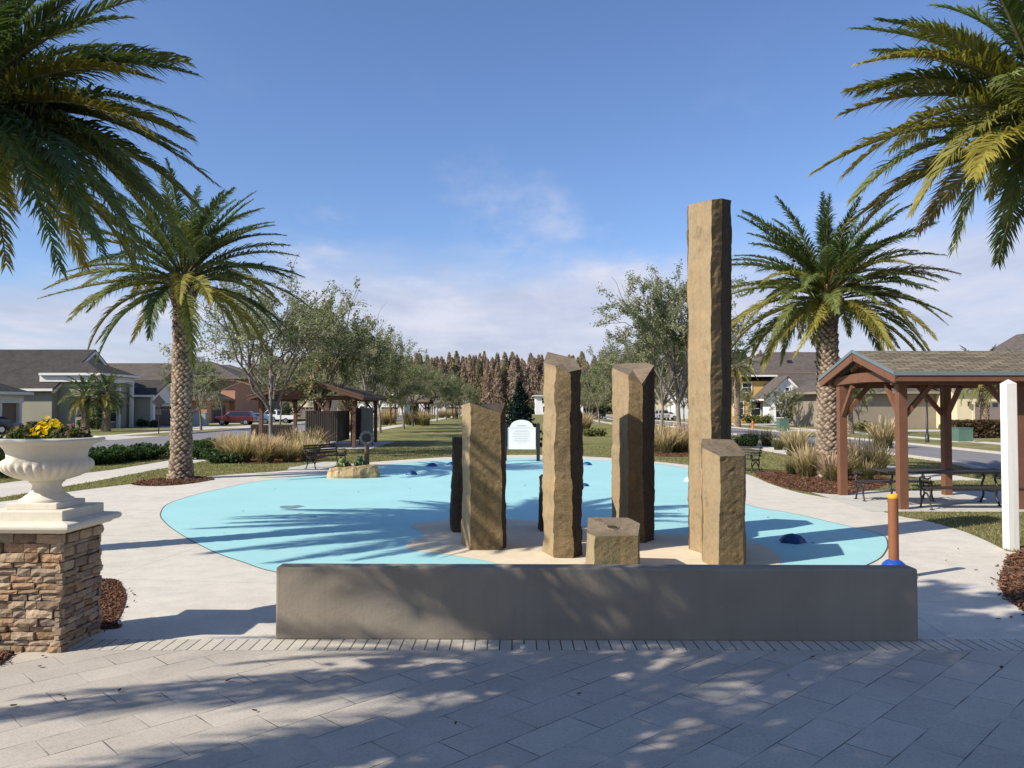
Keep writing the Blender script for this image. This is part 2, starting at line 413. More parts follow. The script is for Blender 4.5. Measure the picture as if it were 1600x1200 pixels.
        c = t.mix(1.0, br.outputs['Color'], t.ramp(n, [(0.3, (0.8, 0.8, 0.8)), (0.7, (1.15, 1.15, 1.15))]), 'MULTIPLY')
        c = t.mix(1.0, c, t.ramp(g, [(0.3, (0.75, 0.75, 0.75)), (0.65, (1.15, 1.15, 1.15))]), 'MULTIPLY')
        t.principled(c, 0.95, t.bump(t.math('SUBTRACT', t.math('MULTIPLY', g, 0.4), br.outputs['Fac']), 0.7, 0.02), 0.15)
        return t.m
    M['shingle_tan'] = shingle('shingle_tan', (0.14, 0.115, 0.078), (0.25, 0.205, 0.145), (0.045, 0.035, 0.025))
    M['shingle_brown'] = shingle('shingle_brown', (0.135, 0.10, 0.08), (0.19, 0.145, 0.115), (0.06, 0.045, 0.035))
    M['shingle_grey'] = shingle('shingle_grey', (0.062, 0.056, 0.05), (0.09, 0.08, 0.07), (0.035, 0.032, 0.03))
    M['shingle_house'] = shingle('shingle_house', (0.12, 0.10, 0.085), (0.16, 0.132, 0.113), (0.07, 0.06, 0.05))
    # foliage
    def leaf(name, col, trans=0.3, rough=0.5, spec=0.35):
        t = NT(name); c = t.tint(t.mix(0.5, col, t.ramp(t.noise(t.coord(), 1.5, 3), [(0.3, tuple(x * 0.7 for x in col)), (0.7, tuple(x * 1.3 for x in col))])))
        p = t.principled(c, rough, None, spec)
        tr = t.n('BsdfTranslucent'); t.lk(t.mix(1.0, c, (1.25, 1.3, 0.6), 'MULTIPLY'), tr.inputs['Color'])
        mx = t.n('MixShader'); mx.inputs[0].default_value = trans
        t.lk(p.outputs[0], mx.inputs[1]); t.lk(tr.outputs[0], mx.inputs[2]); t.lk(mx.outputs[0], t.out.inputs['Surface'])
        return t.m
    M['palm_leaf'] = leaf('palm_leaf', (1.0, 1.0, 1.0), 0.28, 0.55, 0.3)
    M['tree_leaf'] = leaf('tree_leaf', (1.0, 1.0, 1.0), 0.42, 0.6, 0.25)
    M['grass_blade'] = leaf('grass_blade', (1.0, 1.0, 1.0), 0.35, 0.8, 0.1)
    M['petal'] = leaf('petal', (1.0, 1.0, 1.0), 0.3, 0.7, 0.1)
    M['palm_boot'] = plain('palm_boot', (0.32, 0.25, 0.19), 0.95, 0.3, 12, 0.8, 30, spec=.1, tinted=True, dist=0.02)
    M['bark'] = plain('bark', (0.19, 0.165, 0.135), 0.95, 0.3, 6, 0.8, 20, tinted=True, dist=0.02)
    M['fruit_stalk'] = plain('fruit_stalk', (0.45, 0.20, 0.035), 0.7, 0.2, 6)
    # houses
    M['wall_sage'] = plain('wall_sage', (0.31, 0.295, 0.225), 0.9, 0.06, 1, 0.2, 60)
    M['wall_peach'] = plain('wall_peach', (0.50, 0.26, 0.155), 0.9, 0.06, 1, 0.2, 60)
    M['wall_yellow'] = plain('wall_yellow', (0.60, 0.37, 0.12), 0.9, 0.06, 1)
    M['wall_cream'] = plain('wall_cream', (0.68, 0.57, 0.37), 0.9, 0.05, 1)
    M['wall_taupe'] = plain('wall_taupe', (0.27, 0.23, 0.175), 0.9, 0.06, 1)
    M['wall_white'] = plain('wall_white', (0.72, 0.72, 0.70), 0.9, 0.04, 1)
    M['wall_brown'] = plain('wall_brown', (0.22, 0.16, 0.115), 0.9, 0.06, 1)
    M['trim_white'] = plain('trim_white', (0.74, 0.72, 0.66), 0.7, 0.04, 1)
    M['garage_dark'] = plain('garage_dark', (0.07, 0.065, 0.06), 0.6, 0.1, 1)
    M['garage_taupe'] = plain('garage_taupe', (0.235, 0.185, 0.16), 0.6, 0.06, 1)
    M['door_dark'] = plain('door_dark', (0.05, 0.035, 0.03), 0.5)
    M['shutter'] = plain('shutter', (0.05, 0.09, 0.08), 0.6)
    t = NT('window_glass'); t.principled((0.02, 0.025, 0.03), 0.08, None, 0.6); M['glass'] = t.m
    # vehicles and small things
    for nm, c in (('car_red', (0.09, 0.012, 0.016)), ('car_blue', (0.10, 0.19, 0.34)), ('car_white', (0.72, 0.72, 0.70)), ('car_silver', (0.35, 0.36, 0.37)), ('car_black', (0.02, 0.02, 0.022))):
        t = NT(nm); p = t.principled(c, 0.3, None, 0.5); p.inputs['Coat Weight'].default_value = 0.6; p.inputs['Coat Roughness'].default_value = 0.08; M[nm] = t.m
    M['tyre'] = plain('tyre', (0.02, 0.02, 0.02), 0.85)
    t = NT('chrome'); t.principled((0.55, 0.55, 0.56), 0.25, None, 0.5, 0.9); M['chrome'] = t.m
    t = NT('lamp_glass'); t.principled((0.7, 0.7, 0.68), 0.1, None, 0.6); M['lamp_glass'] = t.m
    t = NT('tail_glass'); t.principled((0.35, 0.01, 0.01), 0.1, None, 0.6); M['tail_glass'] = t.m
    M['util_green'] = plain('util_green', (0.10, 0.17, 0.13), 0.5, 0.08, 2)
    M['util_grey'] = plain('util_grey', (0.30, 0.33, 0.30), 0.6, 0.08, 2)
    M['hydrant'] = plain('hydrant', (0.60, 0.17, 0.03), 0.5, 0.1, 5)
    M['dry_leaf'] = plain('dry_leaf', (0.09, 0.06, 0.04), 0.9, 0.3, 30)
    M['stain'] = plain('wet_stain', (0.17, 0.27, 0.26), 0.5, 0.2, 3)
    M['cup'] = plain('pale_plastic', (0.62, 0.60, 0.56), 0.5)
mk_materials()
# ------------------------------------------------------------------ vegetation generators
def frond_arrays(P0, P1, P2, n, lmax, wid, base_col, tip_col, droop=0.34, vee=0.40, start=0.12, twist=None):
    """one pinnate palm frond along a quadratic curve; returns verts, quads, tris, colours"""
    P0, P1, P2 = (np.array(p, float) for p in (P0, P1, P2))
    t = np.linspace(start, 0.995, n)
    pos = ((1 - t)**2)[:, None] * P0 + (2 * t * (1 - t))[:, None] * P1 + (t**2)[:, None] * P2
    T = nrm((2 * (1 - t))[:, None] * (P1 - P0) + (2 * t)[:, None] * (P2 - P1))
    up = np.array([0, 0, 1.0])
    side = np.cross(T, up)
    # keep a steady side vector where the frond is near vertical
    hor = P2 - P0; hor[2] = 0
    if np.linalg.norm(hor) < 0.2: hor = np.array([1.0, 0.3, 0])
    s0 = np.cross(hor / np.linalg.norm(hor), up)
    side = nrm(side + s0 * 0.6)
    side = nrm(side - T * np.sum(side * T, 1, keepdims=True))
    U = np.cross(side, T)
    if twist is None: twist = rng.uniform(-0.5, 0.5)
    tw = twist * t
    side, U = side * np.cos(tw)[:, None] + U * np.sin(tw)[:, None], U * np.cos(tw)[:, None] - side * np.sin(tw)[:, None]
    prof = np.clip(np.minimum((t - start) / 0.22 + 0.28, 1.0) * (1.0 - 0.72 * np.clip((t - 0.45) / 0.55, 0, 1)**1.6), 0.15, 1)
    Vs = []; Q = []; Tr = []; C = []; nv = 0
    for s in (1, -1):
        phi = np.radians(62 - 34 * t + rng.normal(0, 6, n))
        ve = vee + rng.normal(0, 0.16, n)
        d = T * np.cos(phi)[:, None] + (side * s * np.cos(ve)[:, None] + U * np.sin(ve)[:, None]) * np.sin(phi)[:, None]
        L = lmax * prof * rng.uniform(0.72, 1.1, n) * np.where(rng.random(n) < .05, .35, 1)
        w = wid * (0.6 + 0.4 * prof)
        wd = nrm(np.cross(d, U * 1.0 + side * s * -0.5) + rng.normal(0, 0.25, (n, 3)))
        mid = pos + d * (L * 0.5)[:, None] - up * (L * droop * 0.12)[:, None]
        tip = pos + d * L[:, None] - up * (L * droop * rng.uniform(0.5, 1.5, n))[:, None]
        v = np.stack([pos - wd * w[:, None] * 0.3, pos + wd * w[:, None] * 0.3, mid + wd * w[:, None] * 0.5, mid - wd * w[:, None] * 0.5, tip], 1).reshape(-1, 3)
        i = np.arange(n) * 5 + nv
        Q.append(np.stack([i, i + 1, i + 2, i + 3], 1)); Tr.append(np.stack([i + 3, i + 2, i + 4], 1))
        br = np.clip(rng.normal(1, 0.16, n), 0.6, 1.5)[:, None]
        mixf = np.clip(t * 0.8 + rng.normal(0, 0.12, n), 0, 1)[:, None] ** 2
        c = (base_col * (1 - mixf) + tip_col * mixf) * br
        c5 = np.repeat(c[:, None, :], 5, 1); c5[:, 4] = c5[:, 4] * 0.75 + tip_col * 0.3
        C.append(c5.reshape(-1, 3)); Vs.append(v); nv += n * 5
    # rachis: three-sided tapered rod
    m = 11; tt = np.linspace(0, 0.99, m)
    rp = ((1 - tt)**2)[:, None] * P0 + (2 * tt * (1 - tt))[:, None] * P1 + (tt**2)[:, None] * P2
    RT = nrm((2 * (1 - tt))[:, None] * (P1 - P0) + (2 * tt)[:, None] * (P2 - P1))
    rs = nrm(np.cross(RT, up) + s0 * 0.6); ru = np.cross(rs, RT)
    rad = 0.035 * (1 - tt)**0.8 + 0.006
    ring = np.stack([rp + rs * rad[:, None], rp - rs * rad[:, None], rp - ru * rad[:, None] * 1.2], 1).reshape(-1, 3)
    for k in range(m - 1):
        for j in range(3):
            a = nv + k * 3 + j; b = nv + k * 3 + (j + 1) % 3
            Q.append(np.array([[a, b, b + 3, a + 3]]))
    Vs.append(ring); C.append(np.tile(np.array([0.20, 0.19, 0.07]), (m * 3, 1)) * (0.6 + 0.6 * tt.repeat(3))[:, None])
    return np.concatenate(Vs), np.concatenate(Q), np.concatenate(Tr), np.concatenate(C)

def palm_crown(top, nf, L, n, lmax, wid, extra=(), yellow=0.12, old_el=-38, skip=None):
    """crown mesh data in local coordinates, 'top' = local crown centre"""
    V = []; Q = []; T = []; C = []; off = 0
    top = np.array(top, float)
    def put(P0, P1, P2, **k):
        nonlocal off
        v, q, t, c = frond_arrays(P0, P1, P2, n, lmax, wid, **k)
        V.append(v); Q.append(q + off); T.append(t + off); C.append(c); off += len(v)
    g1 = np.array([0.075, 0.112, 0.032]); g2 = np.array([0.16, 0.17, 0.046]); ye = np.array([0.34, 0.27, 0.04]); bn = np.array([0.20, 0.14, 0.07]); gr = np.array([0.07, 0.108, 0.038])
    for i in range(nf):
        f = (i + 0.5) / nf
        el = math.radians(82 - (82 - old_el) * f ** 0.82 + rng.normal(0, 5))
        az = i * 2.39996 + rng.normal(0, 0.12)
        if skip and skip(az, el): continue
        h = np.array([math.cos(az), math.sin(az), 0])
        d0 = h * math.cos(el) + np.array([0, 0, math.sin(el)])
        ll = L * rng.uniform(0.86, 1.06) * (0.78 + 0.22 * min(1, f * 4))
        dr = math.radians(rng.uniform(26, 48) + 26 * f)
        el2 = max(el - dr, math.radians(-84))
        d1 = h * math.cos(el2) + np.array([0, 0, math.sin(el2)]) + np.cross(h, [0, 0, 1]) * rng.normal(0, 0.14)
        P0 = top + h * 0.12 + np.array([0, 0, 0.3 * (1 - f) - 0.35 * f])
        P1 = P0 + d0 * ll * 0.52; P2 = P1 + d1 * ll * 0.5
        r = rng.random()
        base = g1 * (1 - f) + g2 * f if r > 0.3 else gr
        tip = base * 1.15
        if f > 0.45 and rng.random() < yellow * 2.4: tip = ye * 0.8; base = base * 0.6 + ye * 0.4
        elif f > 0.6 and rng.random() < 0.18: tip = bn; base = base * 0.6 + bn * 0.4
        put(P0, P1, P2, base_col=base * rng.uniform(0.85, 1.15), tip_col=tip)
    for (P2, bow, col) in extra:
        P2 = np.array(P2, float); d = P2 - top; h = d.copy(); h[2] = 0; h = h / max(np.linalg.norm(h), 1e-6)
        P0 = top + h * 0.12
        P1 = top + d * 0.5 + np.array([0, 0, bow])
        base, tip = {'g': (g1, g2), 'm': (g2, g2 * 1.2), 'y': (g2, ye * 0.75), 'b': (g2, bn), 'c': (gr, gr * 1.2)}[col]
        put(P0, P1, P2, base_col=base * rng.uniform(0.9, 1.15), tip_col=tip)
    return np.concatenate(V), np.concatenate(Q), np.concatenate(T), np.concatenate(C)

def palm_trunk(h, r0, r1, parent, rows_gap=0.088, per=10):
    """trunk covered with diamond leaf boots, flaring a little under the crown"""
    V = []; Q = []; C = []; off = 0
    rows = int(h / rows_gap)
    for i in range(rows):
        z = 0.02 + i * rows_gap; f = z / h
        rr = r0 * (1 + 0.28 * math.exp(-f * 14)) * (1 - f) + r1 * f
        fl = max(0, (f - 0.86) / 0.14)
        rr *= 1 + 0.22 * fl
        lift = 0.042 + 0.07 * fl
        for k in range(per):
            a = 2 * math.pi * (k + 0.5 * (i % 2)) / per + rng.normal(0, 0.05) + i * 0.05
            ha = math.pi / per * 1.02; hz = rows_gap * (1.05 + 0.7 * fl)
            jz = rng.normal(0, rows_gap * .16)
            def pt(da, dz, dr): return (math.cos(a + da) * (rr + dr), math.sin(a + da) * (rr + dr), z + dz + jz)
            li = lift * rng.uniform(0.7, 1.7)
            o = [pt(0, -hz, 0), pt(ha, 0, 0), pt(0, hz, 0), pt(-ha, 0, 0)]
            s = 0.62
            inn = [pt(0, -hz * 0.25, li * 0.75), pt(ha * s, hz * 0.3, li), pt(0, hz * 0.85, li * 1.25), pt(-ha * s, hz * 0.3, li)]
            V += o + inn
            b = off
            Q += [(b + 4, b + 5, b + 6, b + 7)] + [(b + j, b + (j + 1) % 4, b + 4 + (j + 1) % 4, b + 4 + j) for j in range(4)]
            if rng.random() < .05: li *= .3
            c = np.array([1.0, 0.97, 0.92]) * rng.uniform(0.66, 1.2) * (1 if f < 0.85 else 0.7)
            C += [c * 0.5] * 4 + [c * .9] * 2 + [c * 1.1] * 2; off += 8  # crevice shade painted in: boot roots dark, raised tips light
    # core
    m = 14
    for i in range(m + 1):
        z = h * i / m; f = i / m
        rr = (r0 * (1 + 0.28 * math.exp(-f * 14)) * (1 - f) + r1 * f) * 0.985
        for k in range(16):
            a = 2 * math.pi * k / 16
            V.append((math.cos(a) * rr, math.sin(a) * rr, z)); C.append(np.array([0.4, 0.36, 0.32]))
    for i in range(m):
        for k in range(16):
            Q.append((off + i * 16 + k, off + i * 16 + (k + 1) % 16, off + (i + 1) * 16 + (k + 1) % 16, off + (i + 1) * 16 + k))
    return np_mesh('trunk', np.array(V), [np.array(Q)], M['palm_boot'], np.array(C), parent)

def make_palm(label, loc, h, L=4.0, nf=62, n=58, lmax=0.52, wid=0.034, extra_world=(), group=None, r0=0.27, r1=0.25, fruit=False, yellow=0.12, seed=None, old_el=-38, stubs=True):
    global rng
    if seed is not None: rng = np.random.default_rng(seed)
    t = thing('date_palm', label, 'palm tree', loc, 0, group)
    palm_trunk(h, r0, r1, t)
    top = (0, 0, h + 0.25)
    ex = [((p[0] - loc[0], p[1] - loc[1], p[2] - loc[2]), b, c) for p, b, c in extra_world]
    v, q, tr, c = palm_crown(top, nf, L, n, lmax, wid, ex, yellow, old_el)
    np_mesh('crown', v, [q, tr], M['palm_leaf'], c, t)
    if stubs:
        mb = MB()
        for i in range(34):
            a = i * 2.4; z = h - 0.55 + 0.9 * i / 34
            p0 = Vector((math.cos(a) * r1 * 0.9, math.sin(a) * r1 * 0.9, z)); d = Vector((math.cos(a), math.sin(a), 1.25)).normalized()
            mb.tube([p0, p0 + d * 0.22, p0 + d * random.uniform(0.32, 0.6)], [0.075, 0.06, 0.045], 5, 0, tuple([random.uniform(0.6, 1.0)] * 3))
        mb.build('petiole_stub', M['palm_boot'], t)
    if fruit:
        mb = MB()
        for i in range(26):
            a = random.uniform(-2.6, -0.5); d = Vector((math.cos(a) * 0.35, math.sin(a) * 0.35, 1)).normalized()
            p0 = Vector((0, 0, h + 0.1)) + Vector((math.cos(a), math.sin(a), 0)) * 0.3
            mb.tube([p0, p0 + d * 0.45, p0 + d * 0.75 + Vector((math.cos(a) * 0.25, math.sin(a) * 0.25, random.uniform(-0.1, 0.1)))], [0.03, 0.022, 0.01], 4)
        mb.build('fruit_stalk', M['fruit_stalk'], t)
    return t

def leaf_quads(centres, size, cols, elong=1.8, flat=0.0, upright=0.0):
    n = len(centres)
    a = rng.normal(0, 1, (n, 3)); a[:, 2] += upright; a = nrm(a); b = rng.normal(0, 1, (n, 3)); b[:, 2] *= (1 - flat)
    b = nrm(b - a * np.sum(a * b, 1, keepdims=True))
    s = size * rng.uniform(0.6, 1.3, n)[:, None]
    V = np.stack([centres - a * s * elong * 0.5, centres + b * s * 0.5, centres + a * s * elong * 0.5, centres - b * s * 0.5], 1).reshape(-1, 3)
    i = np.arange(n) * 4
    Q = np.stack([i, i + 1, i + 2, i + 3], 1)
    return V, Q, np.repeat(cols, 4, 0)

def tree_data(seed, height=8.4, spread=3.6, levels=5, nl=16000, leaf=0.085, trunk_h=1.7, limbs=6, bare=0.3, palette=None, trunk_r=0.14, zmin=0.0):
    """branch skeleton and leaves of a vase-shaped, thinly leaved street tree"""
    rs = random.Random(seed)
    mb = MB(); twigs = []
    def grow(p, d, L, r, lev):
        k = 4 if lev < 2 else 3
        pts = [p]; dd = d.copy()
        for i in range(k):
            j = Vector((rs.gauss(0, 1), rs.gauss(0, 1), rs.gauss(0, 1))) * (0.10 + 0.035 * lev)
            dd = (dd + j + Vector((0, 0, 0.07 if lev < 3 else 0.0))).normalized()
            pts.append(pts[-1] + dd * (L / k))
        rad = [r * (1 - 0.45 * i / k) for i in range(k + 1)]
        g = rs.uniform(0.8, 1.15)
        mb.tube(pts, rad, 7 if lev == 0 else (5 if lev < 3 else 3), 0, (g, g, g), cap=(lev == 0))
        if lev >= levels - 1:
            twigs.append((pts[1], pts[-1])); return
        if lev >= levels - 2: twigs.append((pts[2], pts[-1]))
        nch = limbs if lev == 0 else rs.choice((3, 4, 4))
        a0 = rs.uniform(0, 6.28)
        for c in range(nch):
            frac = 1.0 if (lev == 0 or c == 0) else rs.uniform(0.35, 0.95)
            q = min(k - 1, int(frac * k)); tt = frac * k - q
            st = pts[q].lerp(pts[q + 1], tt) if frac < 1 else pts[-1]
            az = a0 + c * 6.283 / nch + rs.uniform(-0.5, 0.5)
            ang = rs.uniform(0.22, 0.62) if lev == 0 else (rs.uniform(0.1, 0.3) if c == 0 else rs.uniform(0.45, 0.95))
            o = dd.orthogonal().normalized(); o = Matrix.Rotation(az, 3, dd) @ o
            nd = (dd * math.cos(ang) + o * math.sin(ang)).normalized()
            grow(st, nd, L * (rs.uniform(1.15, 1.5) if lev == 0 else rs.uniform(0.6, 0.82)), r * (0.52 if lev == 0 else 0.58), lev + 1)
    grow(Vector((0, 0, 0)), Vector((rs.uniform(-.05, .05), rs.uniform(-.05, .05), 1)), trunk_h, trunk_r, 0)
    a = np.array([t[0] for t in twigs]); b = np.array([t[1] for t in twigs])
    # fit to the wanted size
    allv = np.array(mb.v); zt = np.percentile(b[:, 2], 99.5); rr = np.percentile(np.hypot(b[:, 0], b[:, 1]), 96)
    kz = height / zt; kr = spread / rr
    def fit(v):
        v = np.array(v); w = np.clip(v[:, 2:3] / trunk_h, 0, 1)
        out = v.copy(); out[:, :2] *= (1 + (kr - 1) * np.clip((v[:, 2:3] - trunk_h * 0.6) / trunk_h, 0, 1)); out[:, 2] *= kz
        return out
    allv = fit(allv); a = fit(a); b = fit(b)
    idx = rng.integers(0, len(a), nl); t = rng.random(nl)[:, None]
    cen = a[idx] * (1 - t) + b[idx] * t + rng.normal(0, 0.11, (nl, 3))
    keep_tw = (rng.random(len(a)) > bare)
    kk = keep_tw[idx] & (cen[:, 2] > zmin + rng.normal(0, .25, nl))
    cen = cen[kk]; idk = idx[kk]
    pal = np.array(palette or [(0.23, 0.25, 0.15), (0.19, 0.22, 0.12), (0.28, 0.28, 0.185), (0.33, 0.32, 0.235), (0.15, 0.175, 0.10)])
    twc = pal[rng.integers(0, len(pal), len(a))]
    cols = twc[idk] * rng.uniform(0.7, 1.35, (len(cen), 1))
    V, Q, C = leaf_quads(cen, leaf, cols)
    return mb, allv, V, Q, C

def make_tree_proto(name, label, cat, seed, mat='tree_leaf', group=None, **k):
    mb, av, V, Q, C = tree_data(seed, **k)
    t = thing(name, label, cat, (0, 0, 0), 0, group)
    mb.v = [tuple(x) for x in av]
    mb.build('trunk', M['bark'], t)
    np_mesh('crown', V, [Q], M[mat], C, t)
    return t

def conifer_proto(name, label, cat, seed, h, w, nq, pal, size, group=None, trunk=True, droopy=0.0, base=0.1, sharp=0.8, mat='tree_leaf', upright=0.0, elong=2.2):
    global rng
    rng = np.random.default_rng(seed)
    t = thing(name, label, cat, (0, 0, 0), 0, group)
    if trunk:
        mb = MB(); mb.tube([(0, 0, 0), (0, 0, h * 0.5), (0, 0, h * 0.96)], [w * 0.09, w * 0.06, w * 0.01], 6)
        # side branches
        rs = random.Random(seed)
        for i in range(60):
            f = rs.uniform(base, 0.95); a = rs.uniform(0, 6.28); l = w * (1 - f) ** sharp * rs.uniform(0.6, 1.0)
            p = Vector((0, 0, h * f)); e = p + Vector((math.cos(a) * l, math.sin(a) * l, l * rs.uniform(0.0, 0.7)))
            mb.tube([p, e], [w * 0.018, w * 0.005], 3, cap=False)
        mb.build('trunk', M['bark'], t)
    f = base + (1 - base) * rng.random(nq) ** 1.25
    # clumpy outline
    az = rng.uniform(0, 2 * np.pi, nq)
    ph = rng.uniform(0, 6.28, 6)
    lump = 1 + 0.22 * np.sin(az * 3 + f * 23 + ph[0]) + 0.16 * np.sin(az * 5 - f * 37 + ph[1]) + 0.1 * np.sin(f * 61 + ph[2])
    r = w * (1 - f) ** sharp * lump * np.sqrt(rng.random(nq))
    cen = np.stack([np.cos(az) * r, np.sin(az) * r, h * f - droopy * r], 1)
    pal = np.array(pal)
    cl = ((az * 2.5).astype(int) * 7 + (f * 17).astype(int) * 3) % len(pal)
    cols = pal[cl] * rng.uniform(0.65, 1.35, (nq, 1))
    V, Q, C = leaf_quads(cen, size, cols, elong, 0, upright)
    np_mesh('crown', V, [Q], M[mat], C, t)
    return t

def clump_data(n, h, rad, wid, pal, plume=0.35, spread=0.55, seed=0, plume_col=(0.40, 0.29, 0.17)):
    """ornamental grass clump"""
    g = np.random.default_rng(seed)
    az = g.uniform(0, 2 * np.pi, n); r0 = rad * np.sqrt(g.random(n))
    base = np.stack([np.cos(az) * r0, np.sin(az) * r0, np.zeros(n)], 1)
    az2 = az + g.normal(0, 0.6, n); lean = np.abs(g.normal(0, spread, n)) + 0.08; H = h * g.uniform(0.55, 1.1, n)
    out = np.stack([np.cos(az2), np.sin(az2), np.zeros(n)], 1); up = np.array([0, 0, 1.0])
    isp = g.random(n) < plume
    H = np.where(isp, H * 1.22, H); lean = np.where(isp, lean * 0.8, lean)
    p = [base + out * (lean * H * k**1.7 * 0.8)[:, None] + up * (H * (k - 0.28 * lean * k**2.5))[:, None] for k in (0, 0.4, 0.75, 1.0)]
    sd = np.stack([-np.sin(az2 + g.normal(0, 0.8, n)), np.cos(az2 + g.normal(0, 0.8, n)), np.zeros(n)], 1)
    pal = np.array(pal); col = pal[g.integers(0, len(pal), n)] * g.uniform(0.7, 1.3, (n, 1))
    w = np.full(n, wid)
    ww = [w, w * 0.9, np.where(isp, w * 2.0, w * 0.6), np.where(isp, w * 1.1, w * 0.15)]
    V = np.stack([x for k in range(4) for x in (p[k] - sd * ww[k][:, None] / 2, p[k] + sd * ww[k][:, None] / 2)], 1).reshape(-1, 3)
    C = np.stack([col * c for c in (0.75, 0.75, 0.95, 0.95)] , 1)
    pc = np.array(plume_col) * g.uniform(0.8, 1.2, (n, 1))
    for k, m in ((0, .7), (1, .9), (2, 1.05), (3, 1.15)):
        if k >= 2: C[:, k] = np.where(isp[:, None], pc, col * m)
        else: C[:, k] = col * m
    C = np.repeat(C, 2, 1).reshape(-1, 3)
    i = np.arange(n) * 8
    Q = np.concatenate([np.stack([i + 2 * k, i + 2 * k + 1, i + 2 * k + 3, i + 2 * k + 2], 1) for k in range(3)])
    return V, Q, C

def bush_mesh(name, parent, sx, sy, h, n, leaf, pal, seed, mat='tree_leaf', lumps=7):
    g = np.random.default_rng(seed)
    lc = np.stack([g.uniform(-sx * .6, sx * .6, lumps), g.uniform(-sy * .6, sy * .6, lumps), g.uniform(h * .25, h * .62, lumps)], 1)
    lr = g.uniform(0.3, 0.5, lumps)
    k = g.integers(0, lumps, n)
    d = nrm(g.normal(0, 1, (n, 3))); rr = g.random(n) ** 0.45
    cen = lc[k] + d * rr[:, None] * lr[k][:, None] * np.array([sx, sy, h])
    cen = cen[cen[:, 2] > 0.02]
    pal = np.array(pal); cols = pal[g.integers(0, len(pal), len(cen))] * g.uniform(0.6, 1.4, (len(cen), 1))
    V, Q, C = leaf_quads(cen, leaf, cols)
    return np_mesh(name, V, [Q], M[mat], C, parent)
def stems_mesh(parent, sx, sy, h, n=7, name='stem'):
    mb = MB()
    for i in range(n):
        a = random.uniform(0, 6.28); r = random.random()
        mb.tube([(0, 0, 0), (math.cos(a) * sx * .25 * r, math.sin(a) * sy * .25 * r, h * .35), (math.cos(a) * sx * .6 * r, math.sin(a) * sy * .6 * r, h * .75)], [0.02, 0.014, 0.006], 4)
    return mb.build(name, M['bark'], parent)
# ------------------------------------------------------------------ the setting
def xy(px, py): g = G(px, py); return (g.x, g.y)
sheet('ground', [(-420, -60), (420, -60), (420, 700), (-420, 700)], 0.0, M['lawn'])
sheet('plaza_paving', [(-22, -14), (22, -14), (22, 7.28), (-22, 7.28)], 0.008, M['pavers'])
sheet('plaza_border', [(-22, 7.282), (22, 7.282), (22, 7.62), (-22, 7.62)], 0.0085, M['border_pavers'])
conc = [(-9.0, 7.625), (-9.0, 15.5), xy(-60, 792), xy(20, 782), xy(100, 770), xy(160, 762), xy(230, 754), xy(300, 747), xy(370, 741), xy(430, 737), xy(500, 730), xy(560, 724), xy(640, 718), xy(720, 713.5),
        xy(800, 711), xy(880, 712), xy(960, 716), xy(1040, 723), xy(1100, 730), xy(1165, 741), xy(1200, 755), xy(1240, 768), xy(1280, 776), xy(1318, 783), xy(1402, 806), xy(1450, 815), xy(1500, 829), xy(1540, 845), xy(1573, 862), (9.0, 11.0), (14.0, 9.6), (14.0, 7.625)]
mid = spline(conc[2:-3], 4, closed=False)
sheet('walkway_paving', conc[:2] + mid + conc[-3:], 0.006, M['concrete'])
pad = [xy(*p) for p in [(250, 803), (262, 788), (300, 775), (350, 763), (400, 753), (460, 746), (510, 741), (555, 734), (600, 727), (650, 722), (700, 719), (800, 716), (900, 718), (1000, 723), (1075, 733), (1120, 757), (1165, 788), (1240, 803), (1330, 824), (1378, 836), (1388, 850), (1384, 864), (1372, 876), (1338, 892), (1300, 912), (1150, 928), (900, 932), (600, 925), (430, 895), (380, 880), (330, 862), (280, 835), (256, 816)]]
sheet('splash_pad_surface', spline(pad, 6), 0.011, M['blue_pad'])
# thin dark expansion joint round the pad
jp = spline(pad, 6); jn = []
for i, p in enumerate(jp):
    a = Vector(jp[i - 1]); b = Vector(jp[(i + 1) % len(jp)]); t = (b - a).normalized(); jn.append((p[0] + t.y * -0.025, p[1] + t.x * 0.025) if False else (p[0] + t.y * 0.02, p[1] - t.x * 0.02))
strip('expansion_joint', jp + jp[:1], jn + jn[:1], 0.0125, M['mortar'])
beige = [xy(*p) for p in [(634, 854), (645, 845), (664, 838), (650, 828), (642, 822), (668, 817), (720, 812), (780, 812), (845, 815), (900, 822), (960, 828), (1030, 835), (1090, 836), (1150, 843), (1192, 853), (1214, 868), (1221, 880), (1205, 893), (1150, 903), (1000, 908), (880, 900), (800, 887), (760, 878), (700, 868), (650, 862)]]
sheet('pad_island_surface', spline(beige, 6), 0.0145, M['beige_pad'])
def wet(px, py, rx, ry, sd):
    g = G(px, py); r = random.Random(sd)
    pts = [(g.x + math.cos(a) * rx * r.uniform(.7, 1.2), g.y + math.sin(a) * ry * r.uniform(.7, 1.2)) for a in [i * 6.283 / 14 for i in range(14)]]
    sheet('water_stain', spline(pts, 3), 0.0165, M['stain'])
wet(455, 793, 0.27, 0.30, 1)
for i, (a, b) in enumerate([(443, 809), (468, 811), (490, 808), (520, 806), (470, 803)]): wet(a, b, 0.07, 0.03, i + 5)
# pavilion slab and its grass patch is left as lawn
sheet('pavilion_slab_surface', [(7.55, 16.85), (18, 16.6), (18, 21.0), (7.7, 21.0)], 0.0095, M['slab'])
sheet('bench_pad_surface', [xy(448, 735), xy(540, 727), xy(545, 722), xy(505, 722), xy(452, 731)], 0.0098, M['slab'])
